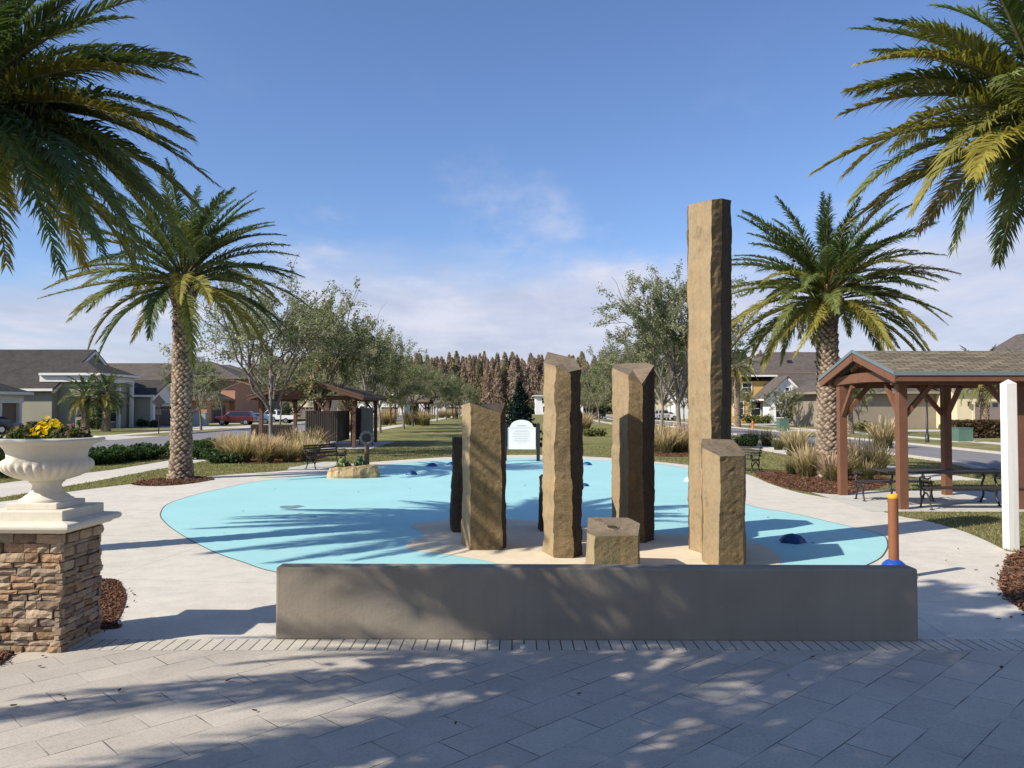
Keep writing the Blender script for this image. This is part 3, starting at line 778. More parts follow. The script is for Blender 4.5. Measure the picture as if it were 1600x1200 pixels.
# sidewalks
strip('sidewalk', [(-12.4, 19.2), (-12.35, 24), (-12.5, 28), (-12.5, 34), (-12.7, 42), (-12.6, 60), (-12.6, 330)], [(-15.2, 18.8), (-14.6, 24), (-14.0, 28), (-14.1, 34), (-14.4, 42), (-14.2, 60), (-14.2, 330)], 0.0045, M['sidewalk'])
strip('sidewalk', [(-15.0, 19.0), (-15.5, 16.5), (-34, 15.0)], [(-12.6, 16.0), (-14, 14.5), (-34, 13.0)], 0.0052, M['sidewalk'])
strip('sidewalk', [(12.6, 24), (12.7, 30), (12.6, 42), (12.6, 330)], [(14.2, 24), (14.3, 30), (14.2, 42), (14.2, 330)], 0.0045, M['sidewalk'])
strip('sidewalk', [(29, 18), (28.5, 40), (28.5, 330)], [(30.6, 18), (30.1, 40), (30.1, 330)], 0.0045, M['sidewalk'])
strip('sidewalk', [(-31.6, 10), (-31.6, 330)], [(-30, 10), (-30, 330)], 0.0045, M['sidewalk'])
# roads and kerbs
rl_n = [(-18.5, 8), (-18.5, 20), (-18.5, 45), (-18.5, 330)]; rl_f = [(-26.3, 8), (-26.3, 20), (-26.3, 45), (-26.3, 330)]
rr_n = [(13.2, 12), (14.4, 20), (15.8, 26), (17.2, 32), (17.6, 42), (17.6, 330)]; rr_f = [(22.6, 12), (22.6, 20), (22.6, 26), (22.6, 34), (23.2, 46), (24.2, 330)]
strip('road', rl_n, rl_f, 0.005, M['asphalt'])
strip('road', rr_n, rr_f, 0.005, M['asphalt'])
def kerb(line, s, gaps=()):
    mb = MB()
    for (a, b) in zip(line[:-1], line[1:]):
        a = Vector(a); b = Vector(b); L = (b - a).length; n = max(1, int(L / 6)); nn = Vector((-(b - a).y, (b - a).x)).normalized() * s * 0.16
        for i in range(n):
            p = a.lerp(b, i / n); q = a.lerp(b, (i + 1) / n); c = (p + q) / 2
            if any(g0 < c.y < g1 for g0, g1 in gaps): continue
            mb.add([(p.x, p.y, 0), (q.x, q.y, 0), (q.x + nn.x, q.y + nn.y, 0), (p.x + nn.x, p.y + nn.y, 0), (p.x, p.y, .11), (q.x, q.y, .11), (q.x + nn.x, q.y + nn.y, .11), (p.x + nn.x, p.y + nn.y, .11)],
                   [(4, 5, 6, 7), (0, 1, 5, 4), (2, 3, 7, 6), (1, 2, 6, 5), (3, 0, 4, 7)])
    o = mb.build('kerb', M['kerb']); o['kind'] = 'structure'
kerb(rl_n, -1); kerb(rl_f, 1, ((53, 63), (82, 92), (104, 112)))
kerb(rr_n, -1); kerb(rr_f, -1, ((27, 34), (60, 68), (98, 106)))
def drive(x0, x1, y0, y1): sheet('driveway', [(x0, y0), (x1, y0), (x1, y1), (x0, y1)], 0.0062, M['driveway'])
for a in [(-42, -26.5, 53.5, 61), (-40, -26.5, 83, 91), (-40, -26.5, 105, 111)]: drive(*a)
for a in [(23.5, 52, 27.5, 33.5), (24, 50, 72, 78), (24, 46, 98, 105)]: drive(*a)
# house lawns stay green: a watered strip
# mulch beds
def chips(poly, n, seed, size=0.06):
    """loose bark over a bed, too many to count"""
    r = np.random.default_rng(seed); P2 = np.array(poly); lo = P2.min(0); hi = P2.max(0)
    pts = r.uniform(lo, hi, (n * 3, 2)); x, y = pts.T; ins = np.zeros(len(pts), bool); j = len(P2) - 1
    for i in range(len(P2)):
        c = ((P2[i, 1] > y) != (P2[j, 1] > y)) & (x < (P2[j, 0] - P2[i, 0]) * (y - P2[i, 1]) / (P2[j, 1] - P2[i, 1] + 1e-12) + P2[i, 0]); ins ^= c; j = i
    pts = pts[ins][:n]; m = len(pts)
    cen = np.concatenate([pts, r.uniform(0.012, 0.016 + size * .35, (m, 1))], 1)
    a = r.normal(0, 1, (m, 3)); a[:, 2] *= 0.3; a = nrm(a); b = r.normal(0, 1, (m, 3)); b[:, 2] *= .5; b = nrm(b - a * np.sum(a * b, 1, keepdims=True)); c = np.cross(a, b)
    L = size * r.uniform(.5, 1.5, m)[:, None]; W = L * r.uniform(.15, .45, m)[:, None]; H = 0.006
    V = np.stack([cen + a * L * i + b * W * j + c * H * k for i, j, k in ((-.5, -.5, -1), (.5, -.4, -1), (.5, .5, -1), (-.5, .4, -1), (-.5, -.5, 1), (.5, -.4, 1), (.5, .5, 1), (-.5, .4, 1))], 1).reshape(-1, 3)
    i = np.arange(m) * 8
    Q = np.concatenate([np.stack([i + q for q in f], 1) for f in ((0, 3, 2, 1), (4, 5, 6, 7), (0, 1, 5, 4), (1, 2, 6, 5), (2, 3, 7, 6), (3, 0, 4, 7))])
    C = np.repeat(r.uniform(0.3, 1.5, (m, 1)) * np.where(r.random((m, 1)) < .3, np.array([.85, 1.05, 1.15]), np.array([1, .95, .9])), 8, 0)
    o = np_mesh('mulch', V, [Q], M['chip'], C); o['kind'] = 'stuff'
BEDS = []
def bed(pts, n, seed, size=0.06):
    poly = spline(pts, 5); BEDS.append(poly); sheet('mulch_bed', poly, 0.0125, M['mulch_ground']); chips(poly, n, seed, size)
    c = np.mean(np.array(poly), 0); ex = [tuple(c + (np.array(p) - c) * (1 + .09 / max(.3, np.linalg.norm(np.array(p) - c)))) for p in poly]; chips(ex, int(n * .07), seed + 50, size * .8)
bed([xy(1585, 866), xy(1568, 888), xy(1561, 912), xy(1572, 934), xy(1600, 956), xy(1680, 990), (9.5, 8.6), (10.5, 10.5), (8.6, 12.6)], 9000, 3, 0.055)
bed([xy(174, 905), xy(196, 928), xy(194, 950), xy(183, 972), (-4.0, 7.95), (-5.6, 7.95), (-6.5, 8.8), (-5.4, 9.6)], 2600, 4, 0.032)
bed([xy(-60, 1025), xy(-30, 1000), xy(0, 1012), xy(20, 1022), xy(0, 1040), xy(-60, 1060)], 500, 5, 0.05)
bed([xy(205, 757), xy(240, 749), xy(300, 745), xy(335, 749), xy(290, 757), xy(240, 760)], 900, 6, 0.07)
bed([xy(1180, 740), xy(1230, 736), xy(1300, 733), xy(1345, 740), xy(1395, 752), xy(1330, 772), xy(1255, 768), xy(1210, 757)], 2600, 7, 0.075)
bed([xy(340, 716), xy(420, 712), xy(500, 706), xy(505, 716), xy(440, 724), xy(360, 724)], 500, 8, 0.1)
bed([xy(1020, 706), xy(1075, 702), xy(1130, 701), xy(1120, 712), xy(1070, 714), xy(1025, 713)], 500, 9, 0.1)

# ------------------------------------------------------------------ short dormant turf on the nearer lawn, past counting
def inside(poly, x, y):
    P2 = np.array(poly); ins = np.zeros(len(x), bool); j = len(P2) - 1
    for i in range(len(P2)):
        c = ((P2[i, 1] > y) != (P2[j, 1] > y)) & (x < (P2[j, 0] - P2[i, 0]) * (y - P2[i, 1]) / (P2[j, 1] - P2[i, 1] + 1e-12) + P2[i, 0]); ins ^= c; j = i
    return ins
gr_ = np.random.default_rng(8); n = 330000
gy = 9.5 * (44 / 9.5) ** gr_.random(n); gx = gr_.uniform(-.72, .72, n) * gy
bad = np.zeros(n, bool)
for poly in [conc[:2] + mid + conc[-3:], [(7.5, 16.8), (18, 16.55), (18, 21.05), (7.65, 21.05)], [xy(448, 735), xy(540, 727), xy(545, 722), xy(505, 722), xy(452, 731)], [(-12.4, 19.2), (-12.35, 24), (-12.5, 28), (-12.5, 34), (-12.7, 42), (-12.6, 60), (-14.2, 60), (-14.4, 42), (-14.1, 34), (-14.0, 28), (-14.6, 24), (-15.2, 18.8)],
             [(12.6, 24), (12.7, 30), (12.6, 42), (12.6, 60), (14.2, 60), (14.2, 42), (14.3, 30), (14.2, 24)], [(-15.0, 19.0), (-15.5, 16.5), (-34, 15.0), (-34, 13.0), (-14, 14.5), (-12.6, 16.0)], [(13.2, 12), (14.4, 20), (15.8, 26), (17.2, 32), (17.6, 60), (40, 60), (40, 10)], [(-18.3, 8), (-18.3, 60), (-60, 60), (-60, 8)], [(-14.2, 41.8), (-7.4, 41.8), (-7.4, 51), (-14.2, 51)]] + BEDS:
    bad |= inside(poly, gx, gy)
gx = gx[~bad]; gy = gy[~bad]; n = len(gx)
b0 = np.stack([gx, gy, np.zeros(n)], 1); an = gr_.uniform(0, 6.28, n); sd = np.stack([np.cos(an), np.sin(an), np.zeros(n)], 1); hh_ = gr_.uniform(.022, .06, n)
wd_ = (.0035 + .00035 * gy)[:, None]; tip_ = b0 + np.stack([gr_.normal(0, .02, n), gr_.normal(0, .02, n), hh_], 1)
pal_ = np.array([(.26, .235, .115), (.20, .20, .085), (.34, .29, .16), (.15, .17, .06), (.30, .26, .13)]); cl_ = pal_[gr_.integers(0, 5, n)] * gr_.uniform(.7, 1.25, (n, 1))
o = np_mesh('grass', np.stack([b0 - sd * wd_, b0 + sd * wd_, tip_], 1).reshape(-1, 3), [np.arange(n * 3).reshape(-1, 3)], M['grass_blade'], np.repeat(cl_, 3, 0)); o['kind'] = 'stuff'

# ------------------------------------------------------------------ low concrete wall
mb = MB(); a = G(430, 1000); b = G(1436, 1004)
w = thing('seat_wall', 'long low grey stucco wall standing between the paved plaza and the blue pad', 'wall', (0, 0, 0))
d = (b - a).normalized(); nrm_ = Vector((-d.y, d.x, 0)) * 0.2
H0 = 0.685
mb.add([a, b, b + nrm_, a + nrm_, a + Vector((0, 0, H0)), b + Vector((0, 0, H0)), b + nrm_ + Vector((0, 0, H0)), a + nrm_ + Vector((0, 0, H0))],
       [(0, 3, 2, 1), (4, 5, 6, 7), (0, 1, 5, 4), (1, 2, 6, 5), (2, 3, 7, 6), (3, 0, 4, 7)])
mb.build('wall_body', M['stucco'], w, bevel=0.022, seg=3)

# ------------------------------------------------------------------ stone columns
def hnoise(x, y, z, s): 
    return mnoise.fractal(Vector((x + s * 3.1, y - s * 1.7, z + s)), .8, 2.1, 4)
root_top = []
def column(label, corners, mats, seed, back=((-.06, .42), (.08, .40)), topz=None, jit=0.018, cat='stone column', topm=3):
    """corners: ((base px), (top px)) along the seen front from left to right; back corners follow as offsets"""
    r = random.Random(seed)
    B = []; T = []
    for (bx, by), (tx, ty) in corners:
        g = G(bx, by); p = P(tx, ty, g.y); B.append(g); T.append(p)
    B += [B[-1] + Vector((*back[0], 0)), B[0] + Vector((*back[1], 0))]
    zb = topz or (T[-1].z, T[0].z)
    T += [Vector((T[-1].x + back[0][0], T[-1].y + back[0][1], zb[0])), Vector((T[0].x + back[1][0], T[0].y + back[1][1], zb[1]))]
    c = sum(B, Vector()) / len(B); base = Vector((c.x, c.y, 0))
    n = len(B); Hh = max(t.z for t in T); nv = max(10, int(Hh / 0.055))
    ed = []
    for i in range(n):
        ph = r.uniform(0, 50); ln = []
        for k in range(nv + 1):
            f = k / nv; p = B[i].lerp(T[i], f)
            z = p.z
            if 0 < k < nv:
                off = Vector((hnoise(1, 2, z * 1.7, ph), hnoise(3, 1, z * 1.7, ph + 9), 0)) * jit * 1.5 + Vector((r.gauss(0, 1), r.gauss(0, 1), 0)) * jit * 0.12
                p = p + off
            ln.append(p)
        ed.append(ln)
    root = thing('stone_column', label, cat, base)
    mb = MB()
    for i in range(n):
        j = (i + 1) % n; m = mats[i] if i < len(mats) else mats[-1]
        L = (B[j] - B[i]).length; nu = max(3, int(L / 0.055))
        amp = {0: 0.004, 1: 0.011, 2: 0.011, 3: 0.008}[m]
        nn = (B[j] - B[i]).cross(Vector((0, 0, 1))).normalized()
        vs = []
        for k in range(nv + 1):
            for u in range(nu + 1):
                p = ed[i][k].lerp(ed[j][k], u / nu)
                if 0 < u < nu and k < nv:
                    p = p + nn * (amp * (1.3 * hnoise(p.x * 5, p.y * 5, p.z * 4, seed) + r.gauss(0, 0.25)))
                vs.append(p - base)
        fs = [(k * (nu + 1) + u, k * (nu + 1) + u + 1, (k + 1) * (nu + 1) + u + 1, (k + 1) * (nu + 1) + u) for k in range(nv) for u in range(nu)]
        mb.add(vs, fs, m, (1, 1, 1), m in (0,))
    tc = sum((e[-1] for e in ed), Vector()) / n
    vs = [tc - base + Vector((0, 0, -0.008))] + [e[-1] - base for e in ed] + [e[-1].lerp(tc, 0.45) - base + Vector((0, 0, r.uniform(-.015, .0))) for e in ed]
    fs = []
    for i in range(n):
        j = (i + 1) % n
        fs += [(1 + i, 1 + j, 1 + n + j, 1 + n + i), (1 + n + i, 1 + n + j, 0)]
    mb.add(vs, fs, topm)
    root_top.append(tc)
    mb.build('basalt_shaft', [M['basalt_smooth'], M['basalt_rough'], M['basalt_dark_shade'], M['basalt_top']], root)
    return root
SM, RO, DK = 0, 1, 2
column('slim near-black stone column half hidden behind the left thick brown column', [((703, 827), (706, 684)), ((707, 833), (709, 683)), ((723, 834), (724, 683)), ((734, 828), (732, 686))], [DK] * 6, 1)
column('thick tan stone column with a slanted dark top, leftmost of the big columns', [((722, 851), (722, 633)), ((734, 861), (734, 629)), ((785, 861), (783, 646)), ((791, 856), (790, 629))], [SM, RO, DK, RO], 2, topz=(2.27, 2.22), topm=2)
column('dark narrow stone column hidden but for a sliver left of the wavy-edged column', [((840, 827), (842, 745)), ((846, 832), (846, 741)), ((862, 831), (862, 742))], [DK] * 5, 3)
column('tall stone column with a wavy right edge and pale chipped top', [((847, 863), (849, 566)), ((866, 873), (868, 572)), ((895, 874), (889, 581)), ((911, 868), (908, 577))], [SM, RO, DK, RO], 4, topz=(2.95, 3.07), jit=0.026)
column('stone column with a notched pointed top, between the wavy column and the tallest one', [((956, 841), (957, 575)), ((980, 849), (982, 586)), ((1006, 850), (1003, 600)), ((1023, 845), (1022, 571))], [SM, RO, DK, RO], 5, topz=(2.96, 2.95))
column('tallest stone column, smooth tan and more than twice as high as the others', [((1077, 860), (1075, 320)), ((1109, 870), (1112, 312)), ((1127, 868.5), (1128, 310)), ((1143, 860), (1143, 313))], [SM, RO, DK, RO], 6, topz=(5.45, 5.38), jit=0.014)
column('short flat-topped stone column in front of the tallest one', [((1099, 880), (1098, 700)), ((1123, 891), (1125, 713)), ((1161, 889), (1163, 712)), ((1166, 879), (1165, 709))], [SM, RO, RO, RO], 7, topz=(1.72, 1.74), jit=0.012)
st = column('low stone stump with a round hole in its top, close behind the wall', [((914, 892), (917, 833)), ((926, 902), (930, 838)), ((998, 902), (997, 837)), ((1001, 893), (1000, 818))], [SM, RO, RO, RO], 8, back=((-.1, .42), (.06, .46)), topz=(0.66, 0.655), jit=0.012, cat='stone stump')
g = root_top[-1] + Vector((.0, -.02, .0)) - Vector(st.location); TM = Matrix.Translation(g) @ Matrix.Rotation(R(11), 4, 'X')
def tilt(mb): mb.v = [tuple(TM @ Vector(v)) for v in mb.v]
mb = MB(); mb.lathe([(0.085, -0.05), (0.088, 0.004), (0.076, 0.009), (0.066, 0.002), (0.062, -0.05)], 24); tilt(mb); mb.build('hole_rim', M['basalt_top'], st)
mb = MB(); mb.lathe([(0.061, -0.05), (0.061, 0.0065)], 20); tilt(mb); mb.build('hole', M['basalt_dark_shade'], st)  # solid dark disc, the hole's inner shade given by its colour

# ------------------------------------------------------------------ stone pier with cap, urn and flowers
PX, PY, HW = -4.36, 7.545, 0.335
t = thing('stone_pier', 'square pier of stacked brown ledge stone with a pale moulded cap, at the left edge', 'pier', (PX, PY, 0), R(-1.5))
mb = MB(); mb.box((-HW + .03, -HW + .03, 0), (HW - .03, HW - .03, 1.08)); mb.build('core', M['mortar'], t)
mb = MB(); rs = random.Random(11)
STC = [(1.0, 1.0, 1.0), (1.12, 1.06, .98), (.85, .84, .84), (1.2, 1.15, 1.06), (1.15, .95, .76), (.74, .72, .76), (1.08, .9, .74), (1.0, .96, .9), (1.25, 1.22, 1.15), (.9, .82, .75)]
for face in range(4):
    z = 0.0
    rot = Matrix.Rotation(face * math.pi / 2, 3, 'Z'); course = 0
    while z < 1.06:
        h = rs.choice((.04, .052, .06, .07, .085)); h = min(h, 1.075 - z)
        x = -HW + rs.uniform(-.02, .02) if course % 2 else -HW - .01
        while x < HW - .02:
            w_ = rs.uniform(.09, .26)
            if x + w_ > HW - .07: w_ = HW + rs.uniform(.0, .018) - x
            out = HW + rs.uniform(-.012, .03); kk = rs.uniform(.72, 1.25); col = tuple(c * kk for c in rs.choice(STC))
            nx = max(2, int(w_ / .05)); e = 0.006
            vs = []; hh = h - .008
            for k in range(3):
                for i in range(nx + 1):
                    fx = i / nx; fz = k / 2
                    dep = out + rs.uniform(-.008, .008) - (.012 if (i in (0, nx) or k in (0, 2)) else 0)
                    vs.append((x + e + (w_ - 2 * e) * fx + (rs.uniform(-.005, .005) if 0 < i < nx else 0), -dep, z + hh * fz + rs.uniform(-.004, .004)))
            nb = len(vs)
            for k in (0, 2):
                for i in range(nx + 1): v = vs[k * (nx + 1) + i]; vs.append((v[0], -HW + .05, v[2]))
            fs = [(k * (nx + 1) + i, k * (nx + 1) + i + 1, (k + 1) * (nx + 1) + i + 1, (k + 1) * (nx + 1) + i) for k in range(2) for i in range(nx)]
            fs += [(nb + i, nb + i + 1, i + 1, i) for i in range(nx)] + [(2 * (nx + 1) + i, 2 * (nx + 1) + i + 1, nb + nx + 1 + i + 1, nb + nx + 1 + i) for i in range(nx)]
            fs += [(0, nx + 1, 2 * (nx + 1), nb + nx + 1, nb), (nx, nb + nx, nb + 2 * nx + 1, 2 * (nx + 1) + nx, nx + 1 + nx)]
            mb.add([rot @ Vector(v) for v in vs], fs, 0, col)
            x += w_
        z += h; course += 1
mb.build('stone_veneer', M['ledgestone'], t)
mb = MB()
def sqprof(prof, mb):
    vs = []; n = len(prof)
    for (r_, z) in prof: vs += [(-r_, -r_, z), (r_, -r_, z), (r_, r_, z), (-r_, r_, z)]
    fs = [(i * 4 + k, i * 4 + (k + 1) % 4, (i + 1) * 4 + (k + 1) % 4, (i + 1) * 4 + k) for i in range(n - 1) for k in range(4)]
    mb.add(vs, fs + [(3, 2, 1, 0), tuple((n - 1) * 4 + k for k in range(4))])
sqprof([(HW - .02, 1.075), (HW + .06, 1.075), (HW + .075, 1.095), (HW + .115, 1.105), (HW + .13, 1.118), (HW + .132, 1.14), (HW + .122, 1.158), (HW + .105, 1.165), (HW + .03, 1.178)], mb)
mb.build('cap_slab', M['cast_stone'], t, bevel=.006)
mb = MB(); sqprof([(HW + .012, 1.174), (HW + .012, 1.262), (HW, 1.268)], mb); mb.build('cap_block', M['cast_stone'], t, bevel=.006)
u = thing('garden_urn', 'wide cream stone urn with a fluted belly standing on the stone pier', 'urn', (PX - .01, PY + .0, 1.268), R(-1.5))
mb = MB(); sqprof([(.235, 0), (.235, .05), (.225, .055)], mb); mb.build('plinth', M['cast_stone'], u, bevel=.005)
prof = [(.225, .05), (.228, .075), (.20, .088), (.19, .10), (.155, .125), (.135, .15), (.122, .18), (.12, .20), (.135, .225), (.15, .232), (.15, .245)]
mb = MB(); mb.lathe(prof, 48); mb.build('foot', M['cast_stone'], u)
def fl(z, a):
    if z < .255 or z > .445: return 1.0
    k = math.sin((z - .255) / .19 * math.pi) ** 0.6
    return 1 - .085 * k * (abs(math.cos(a * 15)) ** 0.7 * -1 + 1)
prof = [(.14, .243), (.20, .258), (.27, .28), (.335, .312), (.38, .35), (.397, .385), (.392, .415), (.37, .438), (.345, .45), (.335, .465), (.338, .50), (.352, .535), (.378, .568), (.415, .59), (.455, .598), (.478, .608), (.486, .622), (.482, .638), (.465, .648), (.435, .648), (.41, .64), (.39, .60), (.35, .56)]
mb = MB(); mb.lathe(prof, 180, rmod=fl); mb.build('bowl', M['cast_stone'], u)
mb = MB(); mb.lathe([(.02, .585), (.37, .59), (.375, .575)], 32); mb.build('potting_soil', M['soil'], u)
f = thing('flower_plant', 'clump of bright yellow pansies in the middle of the urn', 'flowers', (PX - .01, PY, 1.268 + .585))
rng = np.random.default_rng(21)
# leafy mass
def leaf_mound(name, parent, c, r, n, size, pal, mat='tree_leaf', flat=.3):
    d = nrm(rng.normal(0, 1, (n, 3))); d[:, 2] = np.abs(d[:, 2]); rr = rng.random(n) ** .5
    cen = np.array(c) + d * rr[:, None] * np.array(r) * rng.uniform(.75, 1.15, (n, 1))
    pal = np.array(pal); V, Q, C = leaf_quads(cen, size, pal[rng.integers(0, len(pal), n)] * rng.uniform(.6, 1.4, (n, 1)), 1.5, flat)
    return np_mesh(name, V, [Q], M[mat], C, parent)
GP = [(.05, .10, .02), (.09, .15, .03), (.13, .18, .04), (.03, .06, .02)]
leaf_mound('foliage', f, (.02, -.02, 0), (.17, .20, .16), 700, .03, GP)
# petals: five-petalled flowers facing up and out
def flowers(name, parent, spots, col, size):
    V = []; Q = []; C = []; o = 0
    for (x, y, z) in spots:
        nn = Vector((x * 1.2 + rng.normal(0, .2), y * 1.2 - .15 + rng.normal(0, .2), .35 + rng.normal(0, .12))).normalized(); a = nn.orthogonal().normalized(); b = nn.cross(a)
        cc = np.array(col[rng.integers(0, len(col))]) * rng.uniform(.8, 1.2); s = size * rng.uniform(.75, 1.2)
        for k in range(5):
            an = k * 1.2566 + .3; d1 = a * math.cos(an) + b * math.sin(an); e1 = a * -math.sin(an) + b * math.cos(an); p = Vector((x, y, z))
            V += [p, p + d1 * s * .6 + e1 * s * .45 + nn * .004, p + d1 * s + nn * s * .15, p + d1 * s * .6 - e1 * s * .45 + nn * .004]; Q.append((o, o + 1, o + 2, o + 3)); o += 4
            C += [cc * .75, cc, cc, cc]
    return np_mesh(name, np.array([tuple(v) for v in V]), [np.array(Q)], M['petal'], np.array(C), parent)
sp = []
for i in range(85):
    a = rng.uniform(0, 6.28); r_ = rng.random() ** .5; sp.append((.02 + math.cos(a) * r_ * .15, -.02 + math.sin(a) * r_ * .17, .08 + .14 * (1 - r_ * r_) + rng.uniform(-.03, .03)))
flowers('blossom', f, sp, [(.75, .52, .01), (.80, .60, .02), (.68, .42, .01)], .023)
for sx, lab in ((-.2, 'dark leafy flower plant on the left side of the urn, left of the yellow pansies'), (.225, 'dark leafy flower plant on the right side of the urn, right of the yellow pansies')):
    f = thing('flower_plant', lab, 'flowers', (PX - .01 + sx, PY, 1.268 + .585))
    leaf_mound('foliage', f, (0, -.02, 0), (.18, .26, .17), 1500, .028, GP + [(.06, .03, .03), (.10, .04, .05), (.12, .10, .05)])
    sp = []
    for i in range(22):
        a = rng.uniform(0, 6.28); r_ = rng.random() ** .5; sp.append((math.cos(a) * r_ * .15, math.sin(a) * r_ * .2 - .02, .07 + .11 * (1 - r_ * r_)))
    flowers('blossom', f, sp, [(.16, .05, .08), (.28, .20, .12), (.45, .34, .04), (.10, .03, .06)], .024)

# ------------------------------------------------------------------ activator post, pad nozzles, small things
g = G(1397, 905); t = thing('bollard', 'orange-brown round post with a yellow top and blue foot behind the wall end', 'post', (g.x, g.y, 0))
mb = MB(); mb.tube([(0, 0, .03), (0, 0, 1.03)], .062, 24); mb.build('post', M['orange_post'], t)
mb = MB(); mb.lathe([(.064, 1.03), (.066, 1.035), (.066, 1.065), (.055, 1.08), (.02, 1.085)], 24)
for i in range(6):
    a = i * 1.047; mb.sphere((math.cos(a) * .05, math.sin(a) * .05, 1.078), .011, 6, 4)
mb.build('top_cap', M['yellow_cap'], t)
mb = MB(); mb.lathe([(.17, 0), (.17, .10), (.16, .15), (.135, .20), (.095, .235), (.066, .25)], 28); mb.build('foot_collar', M['blue_paint'], t)
def nozzle(px, py, r, h, label, mat='nozzle_blue', lob=True):
    g = G(px, py); o = thing('spray_nozzle', label, 'spray nozzle', (g.x, g.y, 0.012))
    mb = MB()
    mb.lathe([(r * 1.08, 0), (r * 1.05, h * .2), (r * .92, h * .5), (r * .66, h * .82), (r * .35, h * .97), (r * .05, h)], 20, rmod=lambda z, a: 1 + (.13 * math.cos(a * 5 + 1) if lob else 0) * (1 - z / h * .5))
    mb.build('dome', M[mat], o)
    mb = MB(); mb.lathe([(r * .13, h * .9), (r * .13, h * 1.05), (r * .08, h * 1.06)], 10); mb.build('jet', M['black_metal'], o)
nozzle(1238, 848, .185, .13, 'big dark blue rubbery dome nozzle lying in the tall column shadow', 'navy_rubber')
nozzle(643, 742, .17, .13, 'blue dome nozzle at the far side of the pad, nearer to the boulder')
nozzle(675, 729, .17, .13, 'blue dome nozzle at the far edge of the pad, farther from the boulder')
nozzle(917, 727, .17, .12, 'blue dome nozzle at the far pad edge between the wavy column and the notched one')
nozzle(706, 727, .17, .12, 'blue dome nozzle partly behind the slim black column')
nozzle(913, 760, .12, .08, 'small blue nozzle just right of the wavy-edged column on the pad')
nozzle(1077, 752, .15, .12, 'pale nozzle just left of the tallest column on the pad', 'cup')
g = G(817, 1015); t = thing('plastic_cup', 'tiny pale plastic cup standing on the paving before the wall', 'cup', (g.x, g.y, .0085))
mb = MB(); mb.lathe([(.02, 0), (.026, .002), (.024, .03), (.0235, .03), (.018, .004)], 14); mb.build('cup_wall', M['cup'], t)
sheet('chalk_mark', [xy(1497, 917), xy(1522, 915), xy(1526, 919), xy(1498, 921)], 0.0095, plain('pale_chalk', (.60, .56, .58), .9, .05))
rs = random.Random(5)
for (px, py) in [(67, 1029), (62, 1045), (93, 1090), (102, 1097), (21, 1107), (357, 1067), (187, 1083), (398, 1115), (712, 1135), (1270, 1030), (1110, 1012), (1565, 1047), (1580, 968), (1550, 915), (1478, 878), (1497, 860), (1560, 970), (1028, 990), (905, 1088), (1232, 1060), (495, 820), (1525, 893), (560, 770), (430, 765), (700, 800), (380, 800), (520, 835), (880, 800), (820, 760), (1060, 800), (1270, 850), (1200, 810), (640, 765), (350, 835)]:
    g = G(px, py)
    if abs(g.y - 7.6) < .25 and px < 1436 and px > 430: continue
    mb = MB(); s = rs.uniform(.012, .024); n = 5
    vs = []
    for i in range(n + 1):
        f_ = i / n; w_ = s * .75 * math.sin(math.pi * min(1, f_ * .9 + .08)); x = (f_ - .5) * 2 * s; zc = .004 + .01 * f_ * f_
        vs += [(x, -w_, zc + .008), (x, 0, zc), (x, w_, zc + .007)]
    mb.add(vs, [q for i in range(n) for q in ((3 * i, 3 * i + 3, 3 * i + 4, 3 * i + 1), (3 * i + 1, 3 * i + 4, 3 * i + 5, 3 * i + 2))])
    o = mb.build('fallen_leaf', M['dry_leaf']); o.location = (g.x, g.y, .013); o.rotation_euler = (0, 0, rs.uniform(0, 6.28))
    tag(o, 'small brown dry leaf lying on the pale paving', 'leaf', 'dry leaves scattered on the paving')
# ------------------------------------------------------------------ pavilions
def slope_uv(o):
    me = o.data; uv = me.uv_layers.new(name='UVMap')
    for p in me.polygons:
        n = p.normal; u = Vector((0, 0, 1)).cross(n)
        u = Vector((1, 0, 0)) if u.length < 1e-3 else u.normalized()
        v = n.cross(u)
        for li in p.loop_indices:
            co = me.vertices[me.loops[li].vertex_index].co
            uv.data[li].uv = (co.dot(u), co.dot(v))
    return o
def gable(mb, x0, x1, y0, y1, ze, zr, th=.06, mat=0):
    """gable roof, ridge along x"""
    ym = (y0 + y1) / 2
    v = [(x0, y0, ze), (x1, y0, ze), (x1, ym, zr), (x0, ym, zr), (x0, y1, ze), (x1, y1, ze)]
    v += [(a, b, c - th) for a, b, c in v]
    mb.add(v, [(0, 1, 2, 3), (3, 2, 5, 4), (6, 9, 8, 7), (9, 10, 11, 8), (0, 6, 7, 1), (4, 5, 11, 10), (0, 3, 9, 6), (3, 4, 10, 9), (1, 7, 8, 2), (2, 8, 11, 5)], mat)
def hip(mb, x0, x1, y0, y1, ze, zr, th=.12, mat=0):
    w = min(x1 - x0, y1 - y0) / 2
    if (x1 - x0) >= (y1 - y0): r0, r1 = (x0 + w, (y0 + y1) / 2), (x1 - w, (y0 + y1) / 2)
    else: r0, r1 = ((x0 + x1) / 2, y0 + w), ((x0 + x1) / 2, y1 - w)
    v = [(x0, y0, ze), (x1, y0, ze), (x1, y1, ze), (x0, y1, ze), (*r0, zr), (*r1, zr)] + [(x0, y0, ze - th), (x1, y0, ze - th), (x1, y1, ze - th), (x0, y1, ze - th)]
    if (x1 - x0) >= (y1 - y0): f = [(0, 1, 5, 4), (2, 3, 4, 5), (1, 2, 5), (3, 0, 4)]
    else: f = [(1, 2, 5, 4), (3, 0, 4, 5), (0, 1, 4), (2, 3, 5)]
    mb.add(v, f + [(0, 6, 7, 1), (1, 7, 8, 2), (2, 8, 9, 3), (3, 9, 6, 0), (9, 8, 7, 6)], mat)

